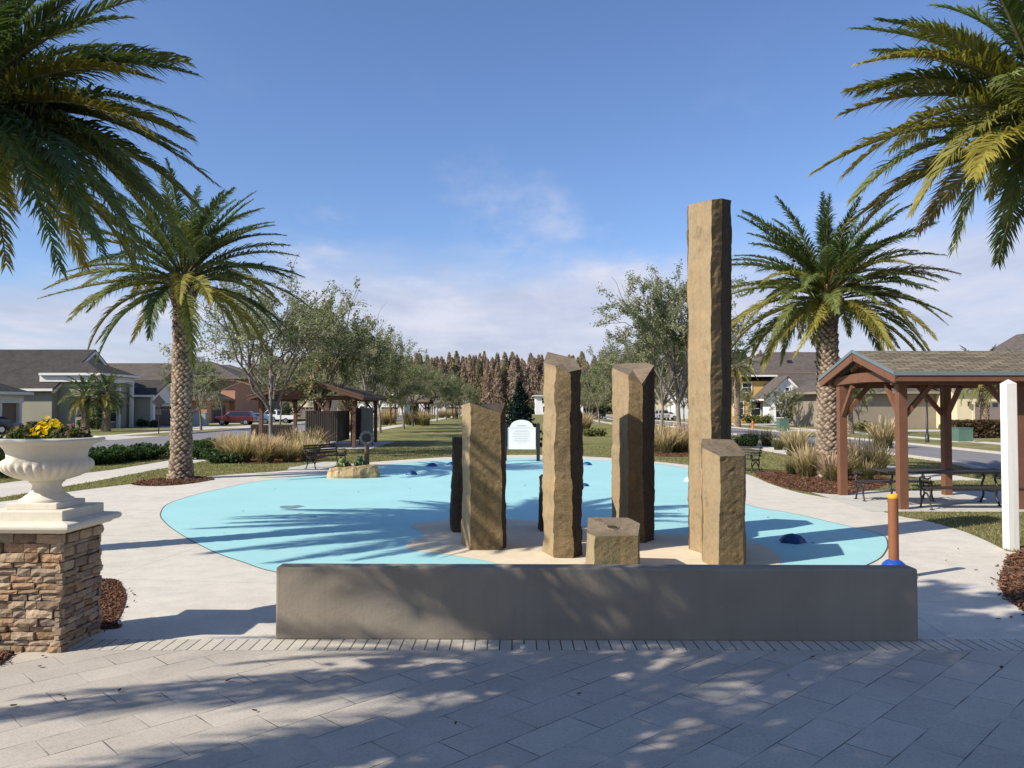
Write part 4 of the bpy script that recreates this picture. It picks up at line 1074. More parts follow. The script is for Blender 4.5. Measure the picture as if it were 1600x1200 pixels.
def pavilion(label, loc, rz, Lx, Ly, ze, zr, over=.4, roofm='shingle_tan', post='post_red', posts=None, detail=True, truss=True, trim='flash_trim'):
    """ridge along local x, posts inside the eaves; origin at the centre"""
    t = thing('park_pavilion', label, 'pavilion', loc, rz)
    hx, hy = Lx / 2, Ly / 2; px, py = hx - over, hy - over * 1.1
    zb = ze - .22
    if posts is None: posts = [(-px, -py), (px, -py), (-px, py), (px, py)]
    pw = .19
    for (x, y) in posts:
        mb = MB(); mb.box((x - pw / 2, y - pw / 2, 0), (x + pw / 2, y + pw / 2, zb)); mb.build('post', M[post], t, bevel=.008)
    mb = MB(); gable(mb, -hx, hx, -hy, hy, ze, zr, .05); slope_uv(mb.build('roof', M[roofm], t))
    # deck boards below the shingles
    mb = MB(); gable(mb, -hx + .06, hx - .06, -hy + .08, hy - .08, ze - .062 + .08 * (zr - ze) / hy, zr - .062, .03); mb.build('roof_deck', M['post_dark'], t)
    # fascia and barge boards
    for s in (-1, 1):
        mb = MB(); mb.box((-hx + .02, s * (hy - .02) - .02, ze - .19), (hx - .02, s * (hy - .02) + .02, ze - .052)); mb.build('fascia', M[post], t)
        mb = MB(); mb.box((-hx - .004, s * (hy + .012) - .012, ze - .066), (hx + .004, s * (hy + .012) + .012, ze + .012)); mb.build('drip_edge', M[trim], t)
        sl = Vector((0, -s * hy, zr - ze)).normalized()
        for e in (-1, 1):
            mb = MB(); mb.beam((e * (hx - .03), s * hy, ze - .14), (e * (hx - .03), 0, zr - .14), .045, .17); mb.build('barge_board', M[post], t)
            mb = MB(); mb.beam((e * (hx + .006), s * (hy + .02), ze - .018), (e * (hx + .006), 0, zr - .01), .02, .07); mb.build('drip_edge', M[trim], t)
    mb = MB(); mb.beam((-hx + .1, 0, zr - .2), (hx - .1, 0, zr - .2), .1, .2); mb.build('ridge_beam', M['post_dark'], t)
    for s in (-1, 1):
        mb = MB(); mb.beam((-hx + .12, s * py, zb + .09), (hx - .12, s * py, zb + .09), .14, .24); mb.build('eave_beam', M[post], t)
    if truss:
        for x in sorted(set(p[0] for p in posts)):
            mb = MB()
            # shallow arched tie
            pr = []; nA = 8
            for i in range(nA + 1): y = -py + 2 * py * i / nA; pr.append((y, zb + .02 + .05 * (1 - (y / py) ** 2)))
            for i in range(nA, -1, -1): y = -py + 2 * py * i / nA; pr.append((y, zb + .19 + .10 * (1 - (y / py) ** 2)))
            mb.extr(pr, (x - .05, 0, 0), (0, 1, 0), (0, 0, 1), (1, 0, 0), .1); mb.build('tie_beam', M[post], t)
            mb = MB(); mb.beam((x, 0, zb + .42), (x, 0, zr - .12), .12, .12, (0, 1, 0)); mb.build('king_post', M[post], t)
            for s in (-1, 1):
                mb = MB(); mb.beam((x, s * py * .35, zb + .36), (x, s * .12, zr - .22), .08, .1, (1, 0, 0)); mb.build('strut', M[post], t)
                mb = MB(); mb.beam((x, s * (hy - .1), ze - .13), (x, 0, zr - .13), .08, .13); mb.build('rafter', M['post_dark'], t)
    if detail:
        for (x, y) in posts:
            for dx, dy in ((1, 0), (-1, 0), (0, 1 if y < 0 else -1)):
                if dx and not (-hx + .5 < x + dx * .75 < hx - .5): continue
                mb = MB(); mb.beam((x + dx * .06, y + dy * .06, zb - .72), (x + dx * .66, y + dy * .66, zb - .02), .09, .1); mb.build('knee_brace', M[post], t)
    return t
# near pavilion on the right
pavilion('red-brown timber picnic pavilion with a tan shingle roof beyond the right side of the pad', (10.0, 18.78, 0.0), 0, 4.0, 4.1, 2.93, 3.52, .34, posts=[(-1.6, -1.5), (-1.75, 1.25), (.88, 1.3), (.92, -1.5)])
# left pavilion, ridge along y
pl = pavilion('shade-darkened timber pavilion with slatted bin screens behind the bench and grass at the left', (-11.0, 46.5, 0), R(90), 8.0, 6.2, 2.78, 3.72, .5, 'shingle_brown', 'post_shaded', posts=[(-3.4, -2.5), (-3.4, 2.5), (3.4, -2.5), (3.4, 2.5), (-3.4, -1.1), (3.4, 1.2)], trim='brown_trim')
sheet('pavilion_slab_surface', [(-14.2, 41.8), (-7.4, 41.8), (-7.4, 51), (-14.2, 51)], .0096, M['slab'])
sh = 'slatted'
def screen(label, x0, x1, y, y1, z0, z1, mat='slat', face_y=True):
    t = thing('slatted_screen', label, 'screen', ((x0 + x1) / 2, y, 0))
    w = x1 - x0; mb = MB()
    n = int(w / .11)
    for i in range(n): xx = -w / 2 + (i + .5) * w / n; mb.box((xx - .04, -.015, z0), (xx + .04, .015, z1))
    mb.build('front_slats', M[mat], t)
    d = y1 - y
    if d > .1:
        n = int(d / .12)
        for s in (-1, 1):
            mb = MB()
            for i in range(n): yy = .06 + (i + .5) * (d - .06) / n; mb.box((s * w / 2 - .015, yy - .045, z0), (s * w / 2 + .015, yy + .045, z1))
            mb.build('side_slats', M[mat], t)
    mb = MB(); mb.box((-w / 2 + .02, .051, z0 + .02), (w / 2 - .02, .065, z1 - .02)); mb.build('back_panel', M['black_metal' if mat == 'slat' else mat], t)
    mb = MB()
    for zz in (z0 + .12, z1 - .12): mb.box((-w / 2, .016, zz - .03), (w / 2, .05, zz + .03))
    mb.build('rail', M['black_metal'], t)
    for s in (-1, 1):
        mb = MB(); mb.box((s * (w / 2 - .04) - .03, .05, 0), (s * (w / 2 - .04) + .03, .11, z1)); mb.build('leg', M['black_metal'], t)
    return t
screen('black slatted screen box under the left pavilion, left of its right front post', -11.1, -9.35, 43.0, 46.0, .35, 2.0)
screen('black slatted screen at the right back corner of the left pavilion', -9.3, -8.75, 46.2, 49.0, .3, 2.15)
screen('pale greenish lit screen panel right of the black one at the left pavilion', -8.68, -8.0, 46.15, 46.2, .3, 2.15, 'util_grey')
screen('low dark screen fence at the left pavilion, behind the first street tree trunk', -16.2, -13.6, 49.6, 49.65, .1, 1.1)
# far pavilions in a row on the left and one on the right
for i, (x, y, w) in enumerate([(-12.6, 99, 5.2), (-12.4, 148, 5.2), (-12.4, 196, 5.2)]):
    pavilion(['far', 'farther', 'farthest small'][i] + ' brown pavilion of the left row, ' + ['just beyond the left pavilion', 'second beyond the left pavilion', 'last one before the brown wood'][i], (x, y, 0), 0, w, 5.0, 2.85, 3.5, .5, 'shingle_tan', 'post_dark', detail=True, truss=True, trim='brown_trim')
pavilion('far brown pavilion of the right row seen right of the dark conical fir', (13.5, 150, 0), 0, 5.2, 5.0, 2.85, 3.5, .5, 'shingle_tan', 'post_dark', trim='brown_trim')

# ------------------------------------------------------------------ benches, table
def bench_end(parent, x, w=.5, arm=True, seat=.44, back=True):
    mb = MB(); r = .02
    def tb(pts): mb.tube([Vector((x, *p)) for p in spline(pts, 5, closed=False)], r, 6)
    tb([(-w / 2, 0), (-w / 2 + .06, .16), (-w / 2 + .02, .30), (-w / 2 + .06, seat - .02)])
    tb([(w / 2 - .02, 0), (w / 2 - .1, .18), (w / 2 - .06, .32), (w / 2 - .1, seat - .02)])
    tb([(-w / 2 + .03, seat - .03), (0, seat - .05), (w / 2 - .08, seat - .03)])
    tb([(-w / 2 + .05, .2), (0, .34), (w / 2 - .1, .2)])
    if arm:
        tb([(-w / 2 + .04, seat), (-w / 2 - .02, seat + .14), (-w / 2 + .05, seat + .22), (.05, seat + .2), (w / 2 - .06, seat + .24)])
        tb([(-w / 2 + .03, seat + .15), (-w / 2 + .07, seat + .1), (-w / 2 + .03, seat + .06)])
    if back: tb([(w / 2 - .1, seat - .03), (w / 2 - .06, seat + .14), (w / 2 + .0, seat + .42)])
    for yy in (-w / 2, w / 2 - .02): mb.box((x - .035, yy - .04, 0), (x + .035, yy + .04, .015))
    return mb.build('end_frame', M['black_metal'], parent)
def bench(label, loc, rz, L=1.5, arm=True, back=True, group=None, seat=.44):
    t = thing('park_bench', label, 'bench', loc, rz, group); w = .5
    for s in (-1, 1): bench_end(t, s * (L / 2 - .05), w, arm, seat, back)
    mb = MB()
    for i in range(6): y = -w / 2 + .03 + i * .075; mb.box((-L / 2, y - .028, seat - .012), (L / 2, y + .028, seat + .014))
    mb.build('seat', M['slat'], t)
    if back:
        mb = MB()
        for i in range(4):
            z = seat + .12 + i * .085; y = w / 2 - .065 + .16 * (z - seat) / .42 * .8
            mb.box((-L / 2, y - .014, z - .03), (L / 2, y + .014, z + .03))
        mb.build('backrest', M['slat'], t)
    return t
g = G(497, 733); bench('black iron bench beside the tan grass clumps, left of the boulder', (g.x + .15, g.y + .55, 0), R(62), 1.7)
g = G(1178, 737); bench('black iron bench just right of the short column, on the lawn', (g.x - .45, g.y + .2, 0), R(-55), 1.5)
bench('dark armed bench on the far left side of the picnic table under the right pavilion', (9.0, 18.9, .0095), R(180), 1.7, arm=True, back=False)
bench('dark bench nearest the camera at the picnic table under the right pavilion', (10.0, 17.35, .0095), R(180), 2.2, arm=True, back=False)
t = thing('picnic_table', 'long black picnic table with curved iron legs under the right pavilion', 'table', (9.75, 18.15, .0095), R(0))
mb = MB()
for i in range(7): y = -.36 + i * .12; mb.box((-1.45, y - .05, .735), (1.45, y + .05, .765))
mb.build('tabletop', M['slat'], t, bevel=.006)
mb = MB(); mb.box((-1.45, -.425, .715), (1.45, -.412, .77)); mb.box((-1.45, .412, .715), (1.45, .425, .77)); mb.build('edge_rail', M['black_metal'], t)
for sx in (-1.05, 1.05):
    for s in (-1, 1):
        mb = MB(); mb.tube([Vector((sx, p[0], p[1])) for p in spline([(s * .38, 0), (s * .24, .2), (s * .30, .42), (s * .2, .6), (s * .34, .73)], 5, False)], .025, 6); mb.box((sx - .03, s * .38 - .06, 0), (sx + .03, s * .38 + .06, .015)); mb.build('leg', M['black_metal'], t)
    mb = MB(); mb.beam((sx, -.26, .3), (sx, .26, .3), .04, .04); mb.build('stretcher', M['black_metal'], t)

# ------------------------------------------------------------------ white post, sign, ornaments
g = G(1580, 859); t = thing('square_post', 'tall white square post in front of the right pavilion', 'post', (g.x, g.y, 0))
mb = MB(); w = .083; hp = 2.56
mb.box((-w, -w, 0), (w, w, hp)); mb.build('shaft', M['white_paint'], t, bevel=.006)
mb = MB(); mb.add([(-w - .002, -w - .002, hp + .001), (w + .002, -w - .002, hp + .001), (w + .002, w + .002, hp + .001), (-w - .002, w + .002, hp + .001), (0, 0, hp + .07)], [(0, 1, 4), (1, 2, 4), (2, 3, 4), (3, 0, 4), (3, 2, 1, 0)]); mb.build('post_cap', M['white_paint'], t)
g = G(815, 721); t = thing('arched_sign', 'white arched notice board between two dark posts on the lawn', 'sign', (g.x, g.y, 0))
y0 = g.y; zt = P(815, 656, y0).z; zs = P(815, 668, y0).z; zb = P(815, 702, y0).z; hw = (P(837, 660, y0).x - P(793, 660, y0).x) / 2
pts = [(-hw, zb), (hw, zb), (hw, zs), (hw * .86, zs + .01)] + [(hw * .8 * math.cos(a), zs + .04 + (zt - zs - .04) * math.sin(a)) for a in np.linspace(.12, math.pi - .12, 15)] + [(-hw * .86, zs + .01), (-hw, zs)]
mb = MB(); mb.extr(pts, (0, -.03, 0), (1, 0, 0), (0, 0, 1), (0, 1, 0), .06); mb.build('board', M['sign_white'], t)
mb = MB()
hh = zt - zb
for (f_, w_, th) in [(.80, .34, .016), (.725, .8, .008), (.62, .5, .012), (.55, .62, .008), (.49, .58, .008), (.43, .62, .008), (.37, .5, .008), (.31, .6, .008), (.25, .4, .008)]:
    z = zb + hh * f_; mb.box((-hw * w_, -.0335, z - th), (hw * w_, -.031, z + th))
mb.build('text_lines', M['sign_grey'], t)
for s in (-1, 1):
    mb = MB(); x = s * (hw + .1); mb.box((x - .07, -.07, 0), (x + .07, .07, zs + .12)); mb.add([(x - .08, -.08, zs + .121), (x + .08, -.08, zs + .121), (x + .08, .08, zs + .121), (x - .08, .08, zs + .121), (x, 0, zs + .2)], [(0, 1, 4), (1, 2, 4), (2, 3, 4), (3, 0, 4), (3, 2, 1, 0)]); mb.build('sign_post', M['black_metal'], t)
# boulder with ornaments
g = G(546, 748); t = thing('boulder', 'low flat-topped tan boulder at the far left edge of the blue pad', 'rock', (g.x, g.y + .35, 0)); t.scale = (.86, .86, .80)
mb = MB(); rs = random.Random(3); n = 22; prof = []
ringsz = [(-.02, 1.0), (.12, 1.06), (.25, 1.02), (.36, .97), (.44, .92), (.46, .7), (.42, .35), (.40, .05)]
vs = []; cols = []
for (z, k) in ringsz:
    for i in range(n):
        a = 6.283 * i / n; r_ = (1 + .13 * math.sin(a * 3 + 1) + .09 * math.sin(a * 5 + 2)) * k * rs.uniform(.95, 1.05)
        ca, sa = math.cos(a), math.sin(a); q = (abs(ca) ** 3.2 + abs(sa) ** 3.2) ** (-1 / 3.2)
        vs.append((ca * q * r_ * .83, sa * q * r_ * .42, z + rs.uniform(-.02, .02) + (.05 * ca if z > .3 else 0)))
fs = [(j * n + i, j * n + (i + 1) % n, (j + 1) * n + (i + 1) % n, (j + 1) * n + i) for j in range(len(ringsz) - 1) for i in range(n)] + [tuple((len(ringsz) - 1) * n + i for i in range(n))]
mb.add(vs, fs); ob = mb.build('rock_body', M['sandstone'], t)
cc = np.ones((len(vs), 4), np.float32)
for i, v in enumerate(vs): cc[i, :3] = (1.25, 1.15, 1.0) if v[0] < -.3 else ((.8, .7, .6) if rs.random() < .4 else (1.0, .95, .8))  # left end tinted paler, painted as the sunlit side
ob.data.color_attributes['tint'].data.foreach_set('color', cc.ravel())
base = Vector(t.location)
def frog(label, dx, dy, z, s, tint, mat='green_glaze'):
    o = thing('frog_ornament', label, 'ornament', base + Vector((dx * .86, dy * .86, z * .8)))
    mb = MB(); mb.sphere((0, 0, .09 * s), .1 * s, 10, 7, 0, tint, (1.15, 1.0, .95)); mb.sphere((0, -.06 * s, .19 * s), .07 * s, 10, 7, 0, tint, (1.1, 1, .85))
    for q in (-1, 1):
        mb.sphere((q * .04 * s, -.08 * s, .25 * s), .024 * s, 8, 6, 0, tint); mb.sphere((q * .11 * s, .03 * s, .06 * s), .065 * s, 8, 6, 0, tint, (.8, 1.3, 1)); mb.tube([(q * .07 * s, -.07 * s, .12 * s), (q * .1 * s, -.12 * s, .03 * s), (q * .1 * s, -.15 * s, .01 * s)], [.025 * s, .02 * s, .022 * s], 6, 0, tint)
    mb.build('frog_body', M[mat], o); return o
frog('light green lumpy ornament on the left of the boulder top', -.36, -.02, .40, 1.15, (3.2, 2.6, 1.5))
frog('small dark green ornament beside the light green one on the boulder', -.16, .0, .42, .75, (.5, .6, .5))
frog('dark green ornament on the right of the boulder top', .30, .02, .44, 1.25, (.45, .7, .55))
o = thing('shell_ornament', 'reddish spiky ornament on the front of the boulder', 'ornament', base + Vector((.02, -.27, .24)))
mb = MB(); mb.sphere((0, 0, .06), .11, 12, 8, 0, (1, 1, 1), (1.6, 1, .7), .15)
for i in range(8):
    a = i * .785; mb.tube([(math.cos(a) * .1, math.sin(a) * .06, .06), (math.cos(a) * .24, math.sin(a) * .1, .03 + .06 * (i % 2)), (math.cos(a) * .29, math.sin(a) * .13, -.01)], [.035, .026, .008], 5)
mb.build('ornament_body', M['terracotta'], o)
g = G(573, 733); t = thing('hoop_post', 'wooden post topped by a rope-bound dark ring, right of the boulder', 'spray post', (g.x, g.y, 0))
mb = MB(); mb.tube([(0, 0, 0), (0, 0, .55), (0, 0, .86)], [.1, .085, .08], 10); mb.build('post', M['wood_post'], t)
mb = MB(); c = Vector((0, 0, 1.1)); mb.tube([c + Vector((math.cos(a) * .21, 0, math.sin(a) * .21)) for a in np.linspace(0, 6.283, 25)], .055, 8, cap=False); 
for i in range(10):
    a = i * .628; q = c + Vector((math.cos(a) * .21, 0, math.sin(a) * .21)); mb.sphere(q, .068, 6, 5)
mb.build('ring', M['rope'], t)
mb = MB(); mb.tube([c + Vector((0, -.02, 0)), c + Vector((0, .03, 0))], .17, 18); mb.build('ring_plate', M['black_metal'], t)
# dark fir with pale lights strung on it
t = conifer_proto('fir_tree', 'dark blue-green conical fir standing behind the white arched notice board', 'tree', 31, P(812, 597, 45).z, 1.25, 7000, [(.012, .03, .026), (.02, .042, .036), (.008, .02, .018)], .11, base=.04, sharp=.9, droopy=.15)
t.location = (P(812, 600, 45).x, 45, 0)
mb = MB(); rs = random.Random(9); h = P(812, 597, 45).z
for i in range(170):
    f_ = rs.random() ** 1.2 * .95; a = rs.uniform(0, 6.283); r_ = 1.25 * (1 - f_) ** .9 * 1.0
    mb.sphere((math.cos(a) * r_, math.sin(a) * r_, h * (.04 + .96 * f_)), .022, 5, 4)
mb.build('bauble', M['chrome'], t)['kind'] = 'stuff'

# ------------------------------------------------------------------ street furniture
y0 = 66.0; p = P(248, 668, y0); t = thing('road_sign', 'dark diamond road sign seen from behind, with a small square plate below', 'sign', (p.x, y0, 0))
mb = MB(); mb.tube([(0, 0, 0), (0, 0, 3.2)], .045, 8); mb.build('sign_pole', M['black_metal'], t)
mb = MB(); s = .56; zc = P(248, 628, y0).z; mb.extr([(-s, 0), (0, -s), (s, 0), (0, s)], (0, -.05, zc), (1, 0, 0), (0, 0, 1), (0, -1, 0), .02); mb.build('diamond_plate', M['black_metal'], t)
mb = MB(); zc = P(248, 643.5, y0).z; mb.box((-.24, -.07, zc - .24), (.24, -.05, zc + .24)); mb.build('square_plate', M['black_metal'], t)
def hydrant(px, py, Y, label):
    p = P(px, py, Y); t = thing('fire_hydrant', label, 'hydrant', (p.x, Y, 0)); mb = MB()
    mb.lathe([(.17, 0), (.17, .05), (.11, .07), (.11, .5), (.14, .52), (.14, .56), (.12, .6), (.09, .68), (.04, .73), (.04, .78)], 14); mb.build('barrel', M['hydrant'], t)
    mb = MB(); mb.tube([(-.2, 0, .42), (.2, 0, .42)], .06, 8); mb.tube([(0, -.22, .4), (0, 0, .4)], .075, 8); mb.build('outlet', M['hydrant'], t)
hydrant(1176, 660, 84, 'small orange fire hydrant by the kerb across the right road')
def ubox(px, Y, w, d, h, mat, label):
    p = P(px, 650, Y); t = thing('utility_box', label, 'utility box', (p.x, Y, 0)); mb = MB(); mb.box((-w / 2, -d / 2, .04), (w / 2, d / 2, h)); mb.build('cabinet', M[mat], t, bevel=.03)
    mb = MB(); mb.box((-w / 2 - .05, -d / 2 - .05, 0), (w / 2 + .05, d / 2 + .05, .05)); mb.build('pad', M['kerb'], t)
    mb = MB(); mb.box((-w / 2 - .02, -d / 2 - .02, h + .002), (w / 2 + .02, d / 2 + .02, h + .06)); mb.build('lid', M[mat], t)
ubox(1223, 71, .9, .8, 1.15, 'util_green', 'pale green utility cabinet by the right road in front of the white gabled house')
ubox(1503, 50.5, .95, .8, .85, 'util_green', 'dark green utility box on the lawn before the brown hedge, seen through the pavilion')
ubox(313, 92, 1.6, 1.0, 1.5, 'util_grey', 'pale grey utility cabinet left of the dark red car')
y0 = 50.0; p = P(1449, 693, y0); t = thing('lamp_post', 'thin black lamp post on the lawn across the right road, seen through the pavilion', 'lamp post', (p.x, y0, 0))
mb = MB(); mb.tube([(0, 0, 0), (0, 0, .5), (0, 0, .52), (0, 0, 2.5)], [.12, .11, .07, .055], 10); mb.build('pole', M['black_metal'], t)
mb = MB(); mb.lathe([(.06, 2.5), (.13, 2.55), (.17, 2.85), (.16, 2.86), (.05, 3.02), (.02, 3.1)], 8); mb.build('lantern', M['black_metal'], t)

# ------------------------------------------------------------------ houses
def house(label, loc, rz=0.0, cat='house'):
    return thing('house', label, cat, (*loc, 0), rz)
def wallbox(t, a, b, mat, name='wall'):
    mb = MB(); mb.box(a, b); return mb.build(name, M[mat], t)
def roofpart(t, kind, x0, x1, y0, y1, ze, zr, mat, fascia='trim_white', axis='x', th=.14):
    mb = MB()
    if kind == 'gable':
        if axis == 'x': gable(mb, x0, x1, y0, y1, ze, zr, th)
        else:
            gable(mb, y0, y1, x0, x1, ze, zr, th); mb.v = [(b, a, c) for a, b, c in mb.v]; mb.f = [f[::-1] for f in mb.f]
    else: hip(mb, x0, x1, y0, y1, ze, zr, th)
    o = slope_uv(mb.build('roof', M[mat], t))
    mb = MB(); e = .02
    for a, b in (((x0, y0), (x1, y0)), ((x1, y0), (x1, y1)), ((x1, y1), (x0, y1)), ((x0, y1), (x0, y0))):
        if kind == 'gable' and ((axis == 'x' and a[0] == b[0]) or (axis == 'y' and a[1] == b[1])): continue
        d = Vector((b[0] - a[0], b[1] - a[1], 0)).normalized(); n_ = Vector((d.y, -d.x, 0)) * .03
        mb.beam(Vector((*a, ze - th * .5 - .02)) + n_, Vector((*b, ze - th * .5 - .02)) + n_, .05, th + .1)
    mb.build('gutter', M[fascia], o)
    return o
def gable_wall(t, x, y0, y1, ze, zr, nx, mat, trim='trim_white', axis='x', th=.25):
    """triangular end wall with raking trim"""
    ym = (y0 + y1) / 2
    def mp(x_, y_, z_): return (x_, y_, z_) if axis == 'x' else (y_, x_, z_)
    mb = MB(); v = [mp(x, y0, ze), mp(x, y1, ze), mp(x, ym, zr), mp(x - nx * th, y0, ze), mp(x - nx * th, y1, ze), mp(x - nx * th, ym, zr)]
    mb.add(v, [(0, 1, 2), (5, 4, 3), (0, 3, 4, 1), (1, 4, 5, 2), (2, 5, 3, 0)]); mb.build('gable_wall', M[mat], t)
    mb = MB()
    for q in (y0 - .3, y1 + .3):
        z = ze - .3 * (zr - ze) / (ym - y0)
        mb.beam(Vector(mp(x + nx * .2, q, z)), Vector(mp(x + nx * .2, ym, zr)), .3, .3)
    mb.build('gable_trim', M[trim], t)
def window(t, c, w, h, axis, s, frame='trim_white', sh=False):
    """c: centre on the wall face; axis 'x' or 'y' is the wall normal, s its sign"""
    def bx(mb, u0, u1, z0, z1, d0, d1):
        if axis == 'y': mb.box((c[0] + u0, min(c[1] + s * d0, c[1] + s * d1), c[2] + z0), (c[0] + u1, max(c[1] + s * d0, c[1] + s * d1), c[2] + z1))
        else: mb.box((min(c[0] + s * d0, c[0] + s * d1), c[1] + u0, c[2] + z0), (max(c[0] + s * d0, c[0] + s * d1), c[1] + u1, c[2] + z1))
    mb = MB(); f = .12
    bx(mb, -w / 2 - f, -w / 2, -h / 2 - f, h / 2 + f, 0, .09); bx(mb, w / 2, w / 2 + f, -h / 2 - f, h / 2 + f, 0, .09); bx(mb, -w / 2, w / 2, h / 2, h / 2 + f, 0, .09); bx(mb, -w / 2 - .05, w / 2 + .05, -h / 2 - f, -h / 2, 0, .13)
    bx(mb, -w / 2, w / 2, -.03, .03, .01, .06); o = mb.build('window', M[frame], t)
    mb = MB(); bx(mb, -w / 2, w / 2, -h / 2, h / 2, -.02, .03); mb.build('pane', M['glass'], o)
    if sh:
        mb = MB(); bx(mb, -w / 2 - f - .5, -w / 2 - f, -h / 2 - .05, h / 2 + .05, 0, .06); bx(mb, w / 2 + f, w / 2 + f + .5, -h / 2 - .05, h / 2 + .05, 0, .06); mb.build('shutter', M['shutter'], o)
def garage(t, c, w, h, axis, s, mat='garage_dark', lites=True, frame='trim_white'):
    def bx(mb, u0, u1, z0, z1, d0, d1):
        if axis == 'y': mb.box((c[0] + u0, min(c[1] + s * d0, c[1] + s * d1), z0), (c[0] + u1, max(c[1] + s * d0, c[1] + s * d1), z1))
        else: mb.box((min(c[0] + s * d0, c[0] + s * d1), c[1] + u0, z0), (max(c[0] + s * d0, c[0] + s * d1), c[1] + u1, z1))
    mb = MB()
    for i in range(4): bx(mb, -w / 2, w / 2, h * i / 4 + .01, h * (i + 1) / 4 - .01, -.02, .03)
    o = mb.build('garage_door', M[mat], t)
    if lites:
        mb = MB(); n = 6
        for i in range(n): u = -w / 2 + (i + .5) * w / n; bx(mb, u - w / n * .36, u + w / n * .36, h * .8, h * .95, .03, .04)
        mb.build('pane', M['glass'], o)
    mb = MB(); f = .22; bx(mb, -w / 2 - f, -w / 2, 0, h + f, -.01, .07); bx(mb, w / 2, w / 2 + f, 0, h + f, -.01, .07); bx(mb, -w / 2, w / 2, h, h + f, -.01, .07); mb.build('garage_frame', M[frame], t)
def vents(t, spots):
    for (x, y, z) in spots:
        mb = MB(); mb.box((x - .3, y - .25, z - .2), (x + .3, y + .25, z + .22)); mb.build('roof_vent', M['black_metal'], t)
def lamp(t, x, y, z):
    mb = MB(); mb.box((x - .1, y - .1, z - .25), (x + .1, y + .1, z + .2)); mb.box((x - .14, y - .14, z + .2), (x + .14, y + .14, z + .25)); mb.build('wall_lamp', M['black_metal'], t)

# A: large grey-roofed house on the left; its front faces the road (+x)
t = house('sage house with huge grey roof and white gable trim, left behind the urn', (-43, 80))
wallbox(t, (-30, 0, 0), (-3, 15, 3.9), 'wall_sage')
roofpart(t, 'gable', -30.5, -2.6, -.6, 15.6, 4.0, 8.5, 'shingle_grey')
gable_wall(t, -2.95, 0, 15, 3.9, 8.2, 1, 'wall_sage')
window(t, (-2.93, 7.5, 5.9), .8, 1.0, 'x', 1)
wallbox(t, (-2.99, 1, 0), (1.0, 8.0, 5.2), 'wall_sage'); roofpart(t, 'hip', -4.5, 1.7, .3, 8.7, 5.6, 7.0, 'shingle_grey')
mb = MB(); mb.box((-4.6, .55, 4.75), (1.25, 8.45, 5.38)); mb.build('entablature', M['trim_white'], t)
wallbox(t, (-1.5, 8.05, 0), (3.2, 15.2, 3.2), 'wall_sage'); roofpart(t, 'gable', -3, 3.9, 7.6, 15.6, 3.5, 5.3, 'shingle_grey', axis='x'); gable_wall(t, 3.22, 8.2, 15.0, 3.3, 4.95, 1, 'trim_white')
mb = MB(); mb.box((3.21, 8.0, 2.6), (3.5, 15.25, 3.3)); mb.build('entablature', M['trim_white'], t)
garage(t, (3.2, 11.6, 0), 4.9, 2.3, 'x', 1)
for y in (8.3, 14.95):
    mb = MB(); mb.box((3.21, y - .22, 0), (3.52, y + .22, 2.59)); mb.build('pilaster', M['trim_white'], t)
for y in (1.6, 4.5, 7.4):
    mb = MB(); mb.box((1.3, y - .16, 0), (1.62, y + .16, 4.7)); mb.build('column', M['trim_white'], t)
window(t, (1.0, 4.2, 1.7), 1.4, 2.0, 'x', 1)
mb = MB(); mb.box((-10.2, -.18, 0), (-10.0, -.02, 3.8)); mb.build('downpipe', M['trim_white'], t)
vents(t, [(-24, 5.5, 7.1), (-14, 6.0, 7.4), (-19, 4.0, 6.4), (-22, 2.5, 5.6), (-11, 6.4, 7.6)])
# neighbour closest to the camera, only its garage front shows behind the urn
t = house('shaded house front with a blue-grey door, cut by the left picture edge', (-49.5, 62))
wallbox(t, (-14, 0, 0), (5.2, 10, 3.3), 'wall_brown'); roofpart(t, 'hip', -14.6, 6.0, -.7, 10.7, 3.5, 6.0, 'shingle_grey')
mb = MB(); mb.box((5.21, -.1, 2.55), (5.5, 10.1, 3.3)); mb.build('entablature', M['trim_white'], t)
garage(t, (5.2, 3.2, 0), 4.6, 2.3, 'x', 1, 'garage_dark'); lamp(t, 5.4, 6.2, 1.9)
for y in (.25, 6.9, 9.7):
    mb = MB(); mb.box((5.21, y - .18, 0), (5.5, y + .18, 2.54)); mb.build('pilaster', M['trim_white'], t)
# B: peach house
t = house('peach stuccoed house with a brown roof, left of the left palm trunk', (-50, 104))
wallbox(t, (-16, 0, 0), (3.0, 14, 4.0), 'wall_peach'); roofpart(t, 'gable', -17, 3.7, -.8, 15, 4.1, 8.3, 'shingle_house', 'wall_brown')
gable_wall(t, 2.98, 0, 14, 4.0, 8.0, 1, 'wall_peach', 'wall_brown')
wallbox(t, (-5, 13, 0), (9.5, 24, 6.3), 'wall_peach'); roofpart(t, 'hip', -6, 10.4, 12, 25, 6.5, 9.2, 'shingle_house', 'wall_brown')
wallbox(t, (3.05, 4, 0), (8.8, 12.95, 3.1), 'wall_peach'); roofpart(t, 'hip', 2.5, 9.6, 3.3, 13.0, 3.3, 5.2, 'shingle_house', 'wall_brown')
garage(t, (8.8, 8.4, 0), 4.8, 2.3, 'x', 1, 'garage_dark', frame='wall_brown'); window(t, (-6, 0, 1.9), 1.0, 1.5, 'y', -1, 'wall_brown'); window(t, (6.5, 13.0, 4.7), 1.2, 1.3, 'y', -1, 'wall_brown')
vents(t, [(-8, 4.4, 6.9), (-4, 4.0, 6.7), (-6, 2.6, 5.9), (-2.5, 2.4, 5.8)])
mb = MB(); mb.box((3.0, -.25, 0), (3.6, -.02, 1.2)); mb.build('stone_base', M['ledgestone'], t)
